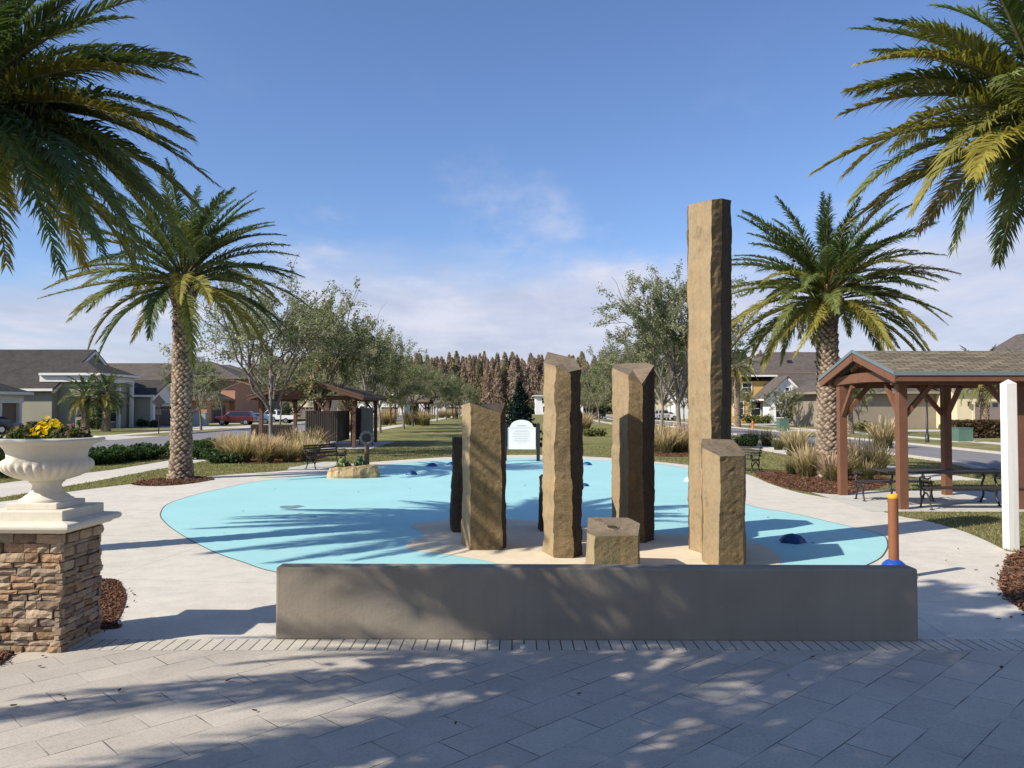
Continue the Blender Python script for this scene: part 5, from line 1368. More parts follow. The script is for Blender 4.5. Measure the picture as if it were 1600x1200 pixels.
# C: dark brown house behind the trees
t = house('dark brown house in deep shade behind the red car and the first left tree', (-46, 128))
wallbox(t, (-14, 0, 0), (6, 16, 5.6), 'wall_brown'); roofpart(t, 'hip', -15, 7, -1, 17, 5.8, 9.4, 'shingle_house', 'wall_brown')
garage(t, (6, 5, 0), 4.8, 2.3, 'x', 1); window(t, (6, 11, 1.7), 1.2, 1.6, 'x', 1); window(t, (6, 5, 4.2), 1.2, 1.3, 'x', 1); window(t, (0, 0, 4.2), 1.2, 1.3, 'y', -1); window(t, (-6, 0, 1.8), 1.2, 1.6, 'y', -1)
wallbox(t, (-2, -2.4, 0), (2, -.02, 2.6), 'trim_white', 'porch')
# further houses, white, at the end of the left row
for i, (x, y, m, lb) in enumerate([(-44, 158, 'wall_cream', 'cream house far down the left road, seen under the pavilion roof'), (-36, 215, 'wall_white', 'white house at the far end of the left road behind the far pavilions'), (-20, 232, 'wall_white', 'white house with dark windows at the head of the park, left of the dark fir'), (14, 236, 'wall_white', 'white house at the head of the park, right of the dark fir')]):
    t = house(lb, (x, y)); W = 14
    wallbox(t, (-7, 0, 0), (7, 12, 5.4), m); roofpart(t, 'hip', -7.8, 7.8, -.8, 12.8, 5.6, 8.4, 'shingle_house')
    for xx in (-4.6, -1.4, 1.6, 4.6):
        window(t, (xx, 0, 4.1), 1.2, 1.4, 'y', -1)
    window(t, (-4.2, 0, 1.6), 1.3, 1.6, 'y', -1); garage(t, (3.2, 0, 0), 4.6, 2.2, 'y', -1, 'garage_taupe')
    for yy in (3, 8): window(t, (7, yy, 1.7), 1.2, 1.6, 'x', 1); window(t, (-7, yy, 1.7), 1.2, 1.6, 'x', -1)
# right side
t = house('yellow house with white front gable and brown hip roof, right of the tallest column', (37, 110))
wallbox(t, (-3.5, 6, 0), (16, 18, 6.9), 'wall_brown'); roofpart(t, 'hip', -4.6, 17.2, 4.9, 19.2, 7.2, 10.6, 'shingle_house', 'wall_brown')
for xx in (3.0, 6.6, 10.4): window(t, (xx, 6, 6.15), 1.7, .7, 'y', -1)
wallbox(t, (-7.5, 1, 0), (-1.2, 9, 5.8), 'wall_yellow', 'wall'); roofpart(t, 'hip', -8.3, -.4, .2, 9.8, 6.6, 8.3, 'shingle_house', 'trim_white')
window(t, (-5.6, 1, 2.0), 1.3, 1.8, 'y', -1); window(t, (-3.2, 1, 2.0), 1.3, 1.8, 'y', -1); window(t, (-4.4, 1, 4.9), 1.2, 1.2, 'y', -1)
wallbox(t, (-1.15, -1.5, 0), (14, 5.95, 3.3), 'wall_taupe'); roofpart(t, 'gable', -2.0, 15, -2.4, 10, 3.5, 6.9, 'shingle_house', 'trim_white')
wallbox(t, (-3.0, -4.4, 0), (1.6, -1.52, 3.3), 'wall_white', 'porch'); gable_wall(t, -4.42, -3.4, 2.0, 3.3, 6.0, -1, 'wall_white', axis='y', th=2.5); window(t, (-.7, -4.42, 4.3), .5, .9, 'y', -1, 'trim_white')
roofpart(t, 'gable', -3.9, 2.5, -4.9, 1.0, 3.25, 6.35, 'shingle_house', 'trim_white', axis='y')
window(t, (-1.6, -4.4, 1.7), 1.2, 1.7, 'y', -1); mb = MB(); mb.box((.2, -4.46, 0), (1.2, -4.39, 2.3)); mb.build('front_door', M['door_dark'], t)
mb = MB(); mb.box((2.4, -1.56, 0), (5.4, -1.49, 2.5)); mb.build('porch_opening', M['door_dark'], t)
for xx in (2.1, 5.6):
    mb = MB(); mb.box((xx - .25, -2.3, 0), (xx + .25, -1.85, 3.2)); mb.build('column', M['trim_white'], t)
window(t, (9, -1.5, 1.7), 2.2, 1.6, 'y', -1); vents(t, [(4, 8.2, 8.9), (8, 8.0, 8.8), (6.4, 12, 10.5)])
# house behind the pavilion: cream garage front, taupe side
t = house('cream house with a taupe garage door behind the right pavilion', (50, 82))
wallbox(t, (-5.5, -2, 0), (2.7, 9, 4.3), 'wall_cream', 'wall'); garage(t, (-1.3, -2, 0), 4.9, 2.75, 'y', -1, 'garage_taupe', True, 'wall_cream')
mb = MB(); mb.box((-6.0, -2.35, 3.55), (3.2, -2.01, 4.45)); mb.build('entablature', M['wall_taupe'], t)
roofpart(t, 'hip', -6.2, 4, -2.6, 10, 4.6, 6.6, 'shingle_house', 'wall_taupe'); lamp(t, -4.4, -2.2, 2.5); lamp(t, 1.8, -2.2, 2.5)
wallbox(t, (-17, 2, 0), (-5.55, 12, 3.6), 'wall_taupe'); roofpart(t, 'hip', -17.8, -4.8, 1.2, 13, 3.8, 6.2, 'shingle_house', 'wall_taupe')
wallbox(t, (2.75, -3.5, 0), (14, 10, 6.6), 'wall_cream'); roofpart(t, 'gable', 2.0, 15, -4.2, 10.6, 6.8, 10.6, 'shingle_house', 'trim_white', axis='y'); gable_wall(t, -3.5, 2.75, 14, 6.6, 9.9, -1, 'wall_cream', axis='y')
window(t, (4.6, -3.5, 2.0), 1.2, 2.0, 'y', -1, sh=True); window(t, (8.6, -3.5, 2.0), 1.2, 2.0, 'y', -1, sh=True); window(t, (6, -3.5, 5.2), 1.2, 1.6, 'y', -1, sh=True)
# taupe house further along right, behind shrubs
t = house('taupe low house with a tan roof right of the right palm trunk', (39, 93))
wallbox(t, (-4, 0, 0), (9, 9, 3.4), 'wall_taupe'); roofpart(t, 'hip', -4.9, 9.9, -.9, 9.9, 3.6, 6.4, 'shingle_house', 'trim_white'); window(t, (-1, 0, 1.7), 1.3, 1.6, 'y', -1); window(t, (5, 0, 1.7), 1.3, 1.6, 'y', -1); window(t, (-4, 4, 1.7), 1.3, 1.6, 'x', -1)
for i, (x, y, m, lb) in enumerate([(38, 148, 'wall_white', 'pale two-storey house far down the right road behind the big round tree'), (36, 182, 'wall_cream', 'cream house far down the right road, beyond the wavy column')]):
    t = house(lb, (x, y))
    wallbox(t, (-7, 0, 0), (7, 12, 5.4), m); roofpart(t, 'hip', -7.8, 7.8, -.8, 12.8, 5.6, 8.4, 'shingle_house')
    for xx in (-4.6, -1.4, 1.6, 4.6): window(t, (xx, 0, 4.1), 1.2, 1.4, 'y', -1)
    window(t, (-4.2, 0, 1.6), 1.3, 1.6, 'y', -1); garage(t, (3.2, 0, 0), 4.6, 2.2, 'y', -1, 'garage_taupe')
    for yy in (3, 8): window(t, (-7, yy, 1.7), 1.2, 1.6, 'x', -1)

# ------------------------------------------------------------------ cars
def car(kind, label, loc, rz, paint, group=None):
    """local x = length, front at +x"""
    t = thing({'suv': 'sport_utility_car', 'pickup': 'pickup_truck', 'sedan': 'parked_car'}[kind], label, {'suv': 'car', 'pickup': 'pickup truck', 'sedan': 'car'}[kind], (*loc, 0.006), rz, group)
    if kind == 'suv': L, W, H = 4.7, 1.86, 1.75; side = [(-2.3, .45), (-2.33, .95), (-2.2, 1.1), (-1.75, 1.70), (-1.5, 1.75), (.35, 1.75), (.62, 1.68), (1.15, 1.15), (2.1, 1.02), (2.32, .85), (2.35, .45)]; win = [(-1.95, 1.12), (-1.62, 1.6), (.45, 1.62), (.95, 1.14)]
    elif kind == 'pickup': L, W, H = 5.6, 1.95, 1.85; side = [(-2.75, .55), (-2.78, 1.08), (-.55, 1.1), (-.45, 1.75), (-.3, 1.83), (.85, 1.83), (1.05, 1.76), (1.55, 1.2), (2.55, 1.1), (2.78, .95), (2.8, .5)]; win = [(-.35, 1.2), (-.28, 1.68), (.88, 1.7), (1.32, 1.22)]
    else: L, W, H = 4.6, 1.78, 1.45; side = [(-2.25, .4), (-2.3, .8), (-2.2, .95), (-1.65, 1.0), (-.95, 1.40), (-.6, 1.45), (.4, 1.45), (.65, 1.40), (1.35, .98), (2.15, .85), (2.3, .65), (2.3, .38)]; win = [(-1.35, 1.02), (-.85, 1.34), (.5, 1.36), (1.05, 1.0)]
    w = W / 2; mb = MB(); n = len(side)
    def wy(z): return w if z < 1.05 else w - (z - 1.05) * .32
    rings = []
    for s in (-1, 1): rings.append([(x, s * wy(z), z) for x, z in side])
    inner = [[(x, s * (wy(z) - .07), z + (.02 if z > 1 else 0)) for x, z in side] for s in (-1, 1)]
    v = rings[0] + rings[1]
    mb.add(v, [tuple(range(n)), tuple(range(2 * n - 1, n - 1, -1))] + [(i, n + i, n + (i + 1) % n, (i + 1) % n) for i in range(n)])
    mb.build('body', M[paint], t, bevel=.05)
    for s in (-1, 1):
        mb = MB(); v = [(x, s * (wy(z) + .012), z) for x, z in win]; v2 = [(x, s * (wy(z) - .01), z) for x, z in win]
        mb.add(v + v2, [(0, 1, 2, 3), (7, 6, 5, 4), (0, 4, 5, 1), (1, 5, 6, 2), (2, 6, 7, 3), (3, 7, 4, 0)]); mb.build('side_window', M['glass'], t)
    # windscreens: on the sloping panels
    def pane(a, b, name):
        (xa, za), (xb, zb) = a, b; nx, nz = (zb - za), -(xb - xa); l = math.hypot(nx, nz); nx, nz = nx / l * .012, nz / l * .012
        if xa < 0: nx, nz = -abs(nx), abs(nz)
        else: nx, nz = abs(nx), abs(nz)
        mb = MB(); v = []
        for k in (1, -1):
            for (x, z, q) in ((xa, za, -1), (xb, zb, -1), (xb, zb, 1), (xa, za, 1)): v.append((x + nx * k, q * (wy(z) - .1), z + nz * k))
        mb.add(v, [(0, 1, 2, 3), (7, 6, 5, 4), (0, 4, 5, 1), (1, 5, 6, 2), (2, 6, 7, 3), (3, 7, 4, 0)]); mb.build(name, M['glass'], t)
    def lerp(a, b, f): return (a[0] + (b[0] - a[0]) * f, a[1] + (b[1] - a[1]) * f)
    fr = {'suv': (6, 7), 'pickup': (6, 7), 'sedan': (7, 8)}[kind]; pane(lerp(side[fr[0]], side[fr[1]], .06), lerp(side[fr[0]], side[fr[1]], .9), 'windscreen')
    rr_ = {'suv': (2, 3), 'pickup': (2, 3), 'sedan': (3, 4)}[kind]; pane(lerp(side[rr_[0]], side[rr_[1]], .12), lerp(side[rr_[0]], side[rr_[1]], .92), 'rear_window')
    for x in (-L * .3, L * .31):
        for s in (-1, 1):
            mb = MB(); r = .36; mb.tube([(x, s * (w - .2), r), (x, s * (w + .02), r)], r, 18); o = mb.build('wheel', M['tyre'], t)
            mb = MB(); mb.tube([(x, s * (w + .005), r), (x, s * (w + .032), r)], r * .62, 14); mb.build('rim', M['chrome'], o)
    fz = side[-2][1]
    for s in (-1, 1):
        mb = MB(); mb.box((side[-2][0] - .1, s * (w - .3) - .2, fz - .16), (side[-2][0] + .03, s * (w - .3) + .2, fz + .0)); mb.build('headlight', M['lamp_glass'], t)
        mb = MB(); mb.box((side[1][0] - .02, s * (w - .14) - .1, side[1][1] - .25), (side[1][0] + .1, s * (w - .14) + .1, side[1][1] + .03)); mb.build('tail_light', M['tail_glass'], t)
        mb = MB(); mb.box((win[3][0] - .08, s * (w + .12) - .1, win[3][1] - .02), (win[3][0] + .06, s * (w + .12) + .1, win[3][1] + .14)); mb.build('mirror', M[paint], t)
    if kind == 'suv':
        mb = MB()
        for s in (-1, 1): mb.tube([(-1.4, s * .62, 1.80), (.3, s * .62, 1.80)], .025, 5)
        mb.build('roof_rail', M['black_metal'], t)
    mb = MB(); mb.box((side[-1][0] - .05, -w + .1, .36), (side[-1][0] + .04, w - .1, .58)); mb.build('front_bumper', M['black_metal'], t)
    return t
p = P(369, 655, 98); car('suv', 'dark red sport utility car parked across the left road', (p.x, 98), R(182), 'car_red')
p = P(392, 655, 103); car('sedan', 'light blue car just behind the dark red one', (p.x + .6, 103), R(185), 'car_blue')
p = P(430, 655, 108); car('pickup', 'white pickup truck seen behind the first left tree trunk', (p.x, 108), R(180), 'car_white')
p = P(537, 645, 150); car('sedan', 'silver car far down the left road, seen through the left pavilion', (p.x, 150), R(100), 'car_silver')
p = P(926, 648, 150); car('sedan', 'black car far down the park, between the wavy and the notched columns', (p.x, 150), R(190), 'car_black')
p = P(1040, 648, 138); car('sedan', 'white car behind the big round tree, right of the notched column', (p.x, 138), R(180), 'car_white')
p = P(1005, 648, 132); car('suv', 'silver sport utility car beyond the notched column', (p.x + 3, 132), R(90), 'car_silver')
p = P(8, 668, 68); car('sedan', 'dark car in deep shade behind the left side of the urn', (p.x, 66), R(5), 'car_black')
# ------------------------------------------------------------------ palms
def PP(px, py, Y): v = P(px, py, Y); return (v.x, v.y, v.z)
make_palm('date palm with tall bare trunk standing left of the pad, partly behind big near fronds', (-10.15, 24.6, 0), 5.95, 3.9, 66, 94, .52, .040, seed=101, old_el=-10, r0=.27, r1=.235,
          extra_world=[(PP(62, 466, 23.5), .35, 'b'), (PP(465, 400, 24), .75, 'g'), (PP(395, 312, 25), .55, 'c'), (PP(428, 352, 24), .7, 'm'), (PP(438, 475, 23.6), 1.15, 'y')])
make_palm('full date palm with orange fruit stalks, right of the tallest stone column', (9.95, 25.2, 0), 5.5, 3.85, 84, 94, .50, .040, seed=202, old_el=-11, fruit=True, r0=.33, r1=.26,
          extra_world=[(PP(1500, 428, 24.5), .9, 'b'), (PP(1478, 505, 24), 1.2, 'm'), (PP(1405, 318, 25.5), .5, 'g'), (PP(1432, 392, 25), .8, 'm'), (PP(1160, 330, 25), .7, 'g'), (PP(1450, 545, 23.5), 1.6, 'y'), (PP(1155, 520, 24), 1.3, 'y')])
NL = make_palm('nearest date palm at the left, dark big fronds hanging in from the top left', (-8.15, 11.6, 0), 6.15, 3.65, 72, 112, .60, .036, seed=303, old_el=-5,
          extra_world=[(PP(294, 97, 11.6), .55, 'm'), (PP(290, 186, 11.0), .8, 'c'), (PP(288, 235, 11.4), .7, 'g'), (PP(338, 288, 11.8), 1.15, 'g'), (PP(110, 0, 12.0), .3, 'g'), (PP(300, 400, 10.9), 1.6, 'g'), (PP(10, 415, 9.6), 1.6, 'y'), (PP(230, 420, 10.2), 1.6, 'g'), (PP(95, 425, 9.4), 1.6, 'c'), (PP(330, 345, 12.5), 1.3, 'g'), (PP(160, 400, 9.8), 1.4, 'c'), (PP(250, 335, 11.3), 1.2, 'g'), (PP(285, 372, 11.8), 1.4, 'g'), (PP(205, 365, 11.2), 1.4, 'c'), (PP(240, 300, 10.7), 1.1, 'g'), (PP(265, 385, 10.6), 1.5, 'm'), ((-6.9, 8.4, 6.2), .9, 'g'), ((-7.6, 8.0, 6.4), .8, 'g'), ((-6.2, 8.7, 5.9), 1.0, 'm'), ((-7.2, 7.7, 6.9), .5, 'g'), ((-8.2, 8.0, 6.1), .8, 'g')])
NR = make_palm('nearest date palm at the right, yellowing fronds hanging in from the top right', (7.95, 11.6, 0), 6.1, 3.4, 48, 112, .56, .037, seed=404, old_el=2,
          extra_world=[(PP(1312, 180, 11.4), .75, 'b'), (PP(1318, 275, 10.9), 1.15, 'y'), (PP(1425, 335, 10.6), 1.2, 'y'), (PP(1492, 388, 10.9), 1.5, 'm'), (PP(1382, 88, 11.8), .75, 'g'), (PP(1420, 40, 11.0), .55, 'm'), (PP(1340, 150, 12.2), .9, 'g'), (PP(1575, 345, 11.5), 1.2, 'g')], yellow=.25)
# the rest of the avenue beside and behind the camera; it shades the plaza
make_palm('date palm beside the viewpoint casting frond shade on the paving at the left', (-6.6, 2.2, 0), 6.3, 3.9, 50, 60, .5, .034, seed=505, stubs=False)
make_palm('date palm behind the viewpoint whose shade falls on the paving', (-4.6, -2.6, 0), 6.2, 3.9, 46, 60, .5, .034, seed=606, stubs=False)
# small palms by the houses
HP = [(1326, 632, 66, 4.2, 'short palm seen between the left posts of the right pavilion'), (1538, 640, 62, 4.6, 'stout palm with a shaggy trunk before the cream house, seen through the pavilion'), (1606, 640, 58, 4.2, 'palm cut by the right picture edge behind the white post'), (1152, 640, 88, 6.5, 'palm right behind the tallest column, before the yellow house'), (133, 655, 72, 3.2, 'left one of two short palms before the sage house'), (166, 655, 72, 3.3, 'right one of two short palms before the sage house')]
for i, (px, py, Y, h, lb) in enumerate(HP):
    p = P(px, 660, Y); make_palm(lb, (p.x, Y, 0), h, 2.5 if i > 3 else 2.9, 34, 26, .55, .07, seed=700 + i, r0=.3, r1=.26, stubs=False)

# ------------------------------------------------------------------ street trees along the park
rng = np.random.default_rng(50)
protoA = make_tree_proto('street_tree', 'x', 'tree', 11, height=8.6, spread=4.3, nl=21000, bare=.15, leaf=.066, trunk_h=2.1, zmin=3.2)
protoB = make_tree_proto('street_tree', 'x', 'tree', 12, height=8.6, spread=4.2, nl=32000, bare=.14, leaf=.064, zmin=2.5)
protoC = make_tree_proto('street_tree', 'x', 'tree', 13, height=8.6, spread=4.2, nl=32000, bare=.1, leaf=.068, zmin=2.2, palette=[(.20, .22, .12), (.25, .26, .15), (.30, .28, .18), (.15, .175, .095)])
protoR = make_tree_proto('street_tree', 'x', 'tree', 14, height=10.4, spread=4.5, nl=38000, bare=.1, leaf=.07, zmin=2.3, trunk_h=2.4, trunk_r=.17)
used = set()
def place(proto, x, y, h, rz, label, group=None, w=None):
    o = proto if proto.name not in used else copy_tree(proto); used.add(proto.name)
    o.location = (x, y, 0); k = h / 8.6 if proto is not protoR else h / 10.4; o.scale = ((w or k), (w or k), k); o.rotation_euler = (0, 0, rz)
    o['label'] = label; o['category'] = 'tree'
    if group: o['group'] = group
    return o
LR = [(36, -10.9), (46, -11.2), (57, -10.6), (68, -11.2), (80, -10.8), (92, -11.4), (105, -11), (119, -11.2), (134, -11), (150, -11), (168, -11), (188, -11)]
hs = [8.7, 9.0, 8.6, 8.4, 8.0, 8.1, 7.8, 7.9, 8.0, 7.8, 7.9, 7.8]
for i, (y, x) in enumerate(LR):
    place((protoA, protoB, protoC)[0 if i == 0 else (i % 2) + 1], x, y, hs[i], i * 1.3, ('nearest tree of the left park row, thin silvery crown, trunk before the left pavilion' if i == 0 else ORD[i] + ' tree of the left park row counting away from the camera'), 'trees in the left park row')
RR = [(43, 8.9), (55, 10.2), (66, 11.2), (78, 11), (90, 11.6), (103, 11.2), (117, 11), (132, 11), (148, 11), (166, 11), (186, 11)]
hr = [10.6, 9.4, 8.6, 8.2, 8.0, 8, 8, 7.9, 8, 8, 8]
for i, (y, x) in enumerate(RR):
    place(protoR if i == 0 else (protoB, protoC)[i % 2], x, y, hr[i], i * 1.9 + .7, ('big round grey-green tree just left of the tallest stone column' if i == 0 else ORD[i] + ' tree of the right park row counting away from the camera'), 'trees in the right park row')
for i, (x, y, h, lb) in enumerate([(-29.5, 76, 7.6, 'dark tree by the road just right of the left palm trunk'), (-29, 100, 7.8, 'dark roadside tree behind the red car'), (-28.5, 122, 8, 'roadside tree beyond the red car'), (-28.5, 148, 8, 'far roadside tree before the cream left house'), (-21, 205, 9, 'far tree at the left end of the park before the white houses'), (-17, 190, 7.5, 'far dark tree at the head of the park, left of the fir'),
                               (27, 96, 5.2, 'small tree before the white gabled house at the right'), (29.5, 88, 4.6, 'thin young tree on the lawn right of the white gabled porch'), (33, 76, 5.6, 'leafy young tree seen between the pavilion posts'), (27.5, 128, 8, 'roadside tree far down the right road'), (27.5, 160, 8, 'farther roadside tree down the right road')]):
    place(protoC if i % 2 else protoB, x, y, h, i * 2.1, lb)
mbk = tree_data(15, height=9.6, spread=4.3, nl=30000, leaf=.13, trunk_h=3.6, trunk_r=.22, bare=.22, limbs=7)
ok = thing('shade_tree', 'leafy broad tree standing beside the viewpoint, its dappled shade lies on the wall and paving', 'tree', (-5.8, 2.0, 0)); mbk[0].v = [tuple(x) for x in mbk[1]]; bo = np.array(mbk[0].v) + np.array([-5.8, 2.0, 0]); bk = (bo[:, 1] > 0) & (np.abs(bo[:, 0]) < .70 * bo[:, 1] + .3) & (bo[:, 2] < 2.6 + .60 * bo[:, 1]); kf = [i for i, f in enumerate(mbk[0].f) if not any(bk[j] for j in f)]
for nm_ in ('f', 'm', 'sm'): setattr(mbk[0], nm_, [getattr(mbk[0], nm_)[i] for i in kf])
mbk[0].build('trunk', M['bark'], ok)
q4 = mbk[2].reshape(-1, 4, 3); c4 = q4.mean(1) + np.array([-5.8, 2.0, 0]); kp = ~((c4[:, 1] > 0) & (np.abs(c4[:, 0]) < .70 * c4[:, 1] + .3) & (c4[:, 2] < 2.6 + .60 * c4[:, 1]))   # unseen tree: limbs and leaves cut out where the camera would see them
nq = int(kp.sum()); np_mesh('crown', q4[kp].reshape(-1, 3), [np.arange(nq * 4).reshape(-1, 4)], M['tree_leaf'], mbk[4].reshape(-1, 4, 3)[kp].reshape(-1, 3), ok)
# ------------------------------------------------------------------ the brown cypress wood at the end of the park
CPAL = [(.34, .245, .205), (.40, .295, .245), (.29, .21, .18), (.44, .345, .29), (.36, .30, .25)]  # distant haze put into the lightened, greyish browns
cyp = [conifer_proto('cypress_tree', 'tall bare-looking rust brown cypress in the wood closing the park', 'tree', 40 + i, 18.2, 3.0 + .4 * (i % 2), 3200, CPAL if i < 3 else [(.28, .24, .15), (.33, .27, .18), (.23, .20, .13)], .26, 'cypresses of the brown wood', base=.02, sharp=.66, upright=1.3, elong=4.0) for i in range(4)]
rs = random.Random(77); first = [True] * 4
for row in range(3):
    for i in range(76):
        x = -84 + i * 2.2 + rs.uniform(-1.3, 1.3) + row * 1.6; y = 258 + row * 7 + rs.uniform(-2, 2)
        k = rs.choice((0, 0, 1, 1, 2, 3)); o = cyp[k] if first[k] else copy_tree(cyp[k]); first[k] = False
        s = (rs.uniform(.9, 1.04) + .05 * math.sin(x * .13 + row * 2)) * (1 + .05 * row); o.location = (x, y, 0); o.scale = (s * rs.uniform(.85, 1.2), s * rs.uniform(.85, 1.2), s); o.rotation_euler = (0, 0, rs.uniform(0, 6.28))
# undergrowth at the foot of the wood
for i in range(16):
    x = -44 + i * 5.6 + rs.uniform(-1, 1); t = thing('shrub', 'green bush at the foot of the brown cypress wood', 'shrub', (x, 244 + rs.uniform(-3, 3), 0), 0, 'bushes at the foot of the wood')
    bush_mesh('foliage', t, 3.4, 2.4, rs.uniform(3.5, 6.5), 900, .5, [(.04, .07, .025), (.06, .09, .035), (.09, .10, .05)], 900 + i)
    stems_mesh(t, 2.5, 2, 4)
# ------------------------------------------------------------------ ornamental grasses
GPAL = [(.25, .20, .10), (.19, .16, .075), (.14, .14, .055), (.30, .235, .13)]
gp = []
for i in range(4):
    V, Q, C = clump_data(460, 1.1, .34, .016, GPAL, .42, .62, 60 + i, (.58, .45, .28) if i != 1 else (.52, .37, .27))
    t = thing('grass_clump', 'x', 'grass clump', (0, 0, 0)); np_mesh('blades', V, [Q], M['grass_blade'], C, t); gp.append(t)
V, Q, C = clump_data(420, .95, .22, .012, [(.07, .085, .035), (.12, .12, .05), (.20, .17, .09)], .12, .42, 70); t = thing('grass_clump', 'x', 'grass clump', (0, 0, 0)); np_mesh('blades', V, [Q], M['grass_blade'], C, t); gp.append(t)
gu = set()
def clump(k, x, y, s, rz, label, group=None):
    o = gp[k] if k not in gu else copy_tree(gp[k]); gu.add(k); o.location = (x, y, 0); o.scale = (s, s, s * rs.uniform(.92, 1.1)); o.rotation_euler = (0, 0, rz); o['label'] = label
    if group: o['group'] = group
LG = [(362, 716), (378, 722), (398, 717), (415, 723), (432, 717), (452, 722), (470, 717), (482, 720), (350, 709), (388, 710), (424, 709), (458, 708), (488, 709)]
for i, (px, py) in enumerate(sorted(LG)):
    g = G(px, py); clump(i % 4, g.x, g.y, rs.uniform(.70, .95), rs.uniform(0, 6), 'tan plumed grass clump in the bed before the left pavilion, ' + ORD[i] + ' from the left', 'grass clumps before the left pavilion')
for i, (px, py) in enumerate([(1026, 706), (1040, 708), (1056, 707), (1072, 705), (1034, 698), (1062, 697)]):
    g = G(px, py); clump((i * 3) % 4, g.x, g.y, rs.uniform(.9, 1.12), rs.uniform(0, 6), 'straw coloured grass clump seen between notched and tallest columns, ' + ['front row leftmost', 'front row second from left', 'front row third from left', 'front row rightmost', 'back row left', 'back row right'][i], 'grass clumps behind the notched column')
RG = [(1176, 697, 4, 1.5, 'dark upright grass clump right of the tallest column by the road, left one'), (1198, 697, 4, 1.6, 'dark upright grass clump right of the tallest column by the road, right one'), (1216, 703, 4, 1.3, 'small dark grass clump between the dark ones and the plumed one'), (1243, 712, 0, 1.5, 'tallest plumed tan grass clump left of the right palm trunk'), (1262, 745, 3, 1.15, 'leaning tan grass clump at the front of the mulch bed'), (1236, 742, 4, .85, 'small green-bladed grass clump at the left of the mulch bed'), (1300, 752, 1, 1.0, 'pinkish grass clump at the foot of the right palm trunk'), (1342, 735, 1, 1.35, 'pink plumed grass clump behind the left pavilion post'), (1368, 742, 2, 1.3, 'plumed grass clump between the two left pavilion posts'), (1355, 752, 4, 1.0, 'dark green grass clump beside the far picnic bench'), (1285, 736, 2, 1.2, 'tan grass clump just left of the right palm trunk'), (1318, 745, 3, 1.0, 'low tan grass clump right of the right palm trunk')]
for px, py, k, s, lb in RG:
    g = G(px, py); clump(k, g.x, g.y, s * .68, rs.uniform(0, 6), lb)
for i, (px, py) in enumerate([(893, 672), (905, 675), (915, 670), (1380, 700)]):
    g = G(px, py); clump(i % 4, g.x, g.y, 1.3, i, ['far grass clump beside the wavy column, left of three', 'far grass clump beside the wavy column, middle of three', 'far grass clump beside the wavy column, right of three', 'pale grass clump by the road seen through the pavilion'][i])
for i, (px, py) in enumerate([(600, 664), (612, 662), (640, 664), (655, 664), (664, 665), (690, 653), (700, 653), (712, 652), (545, 674), (535, 676), (520, 672)]):
    g = G(px, py); clump(i % 4, g.x, g.y, 1.5, i, 'distant tan grass clump near the far left pavilions, ' + ORD[i] + ' of eleven', 'grass clumps near the far left pavilions')
g = G(-5, 770); clump(4, -6.0, 9.2, .6, 1, 'thin wispy grass in the mulch behind the stone pier')
clump(4, 8.35, 11.6, .8, 2, 'thin wispy grass at the foot of the white post')
# low junipers beside the left sidewalk
JP = [(.03, .065, .02), (.05, .09, .03), (.07, .11, .04), (.025, .05, .02)]
jun = []
for i in range(3):
    t = thing('juniper', 'low dark green juniper in the row between road and sidewalk, behind the urn', 'shrub', (0, 0, 0), 0, 'low junipers between road and sidewalk')
    bush_mesh('foliage', t, 1.05, .8, .62, 1500, .085, JP, 820 + i); stems_mesh(t, .9, .7, .5); jun.append(t)
for i in range(15):
    px = 140 + i * 12.5; py = 727 - i * 1.55 + rs.uniform(-1.5, 1.5); g = G(px, py)
    if i == 9 or i == 10: continue
    o = jun[i] if i < 3 else copy_tree(jun[i % 3]); o.location = (g.x, g.y, 0); s = rs.uniform(.9, 1.15); o.scale = (s, s, s); o.rotation_euler = (0, 0, rs.uniform(0, 6))
def shrub(px, py, sx, sy, h, label, pal, n=900, leaf=.12, seed=1, group=None, pos=None):
    g = Vector((*pos, 0)) if pos else G(px, py); t = thing('shrub', label, 'shrub', (g.x, g.y, 0), 0, group); bush_mesh('foliage', t, sx, sy, h, n, leaf, pal, seed); stems_mesh(t, sx, sy, h); return t
DK_ = [(.03, .055, .02), (.05, .08, .03), (.02, .04, .015)]; LT = [(.14, .16, .05), (.18, .17, .06), (.11, .13, .04)]; RD = [(.12, .075, .045), (.16, .10, .06), (.09, .06, .035), (.10, .09, .04)]
shrub(318, 718, .9, .7, .6, 'low green juniper right of the left palm trunk', JP, 1000, .09, 31)
shrub(350, 724, .9, .6, .5, 'low green juniper before the tan grass at its left end', JP, 1000, .09, 32)
shrub(1160, 699, 1.2, .9, .75, 'low dark shrub right of the tallest column at the path', DK_, 1200, .1, 33)
shrub(0, 0, 1.0, 1.0, 1.1, 'dark shrub behind the urn belly at the left picture edge', DK_, 1200, .08, 34, pos=(-16.3, 25.0))
shrub(928, 682, 1.1, .8, .7, 'low green shrub at the path between the wavy and notched columns', LT, 700, .12, 35)
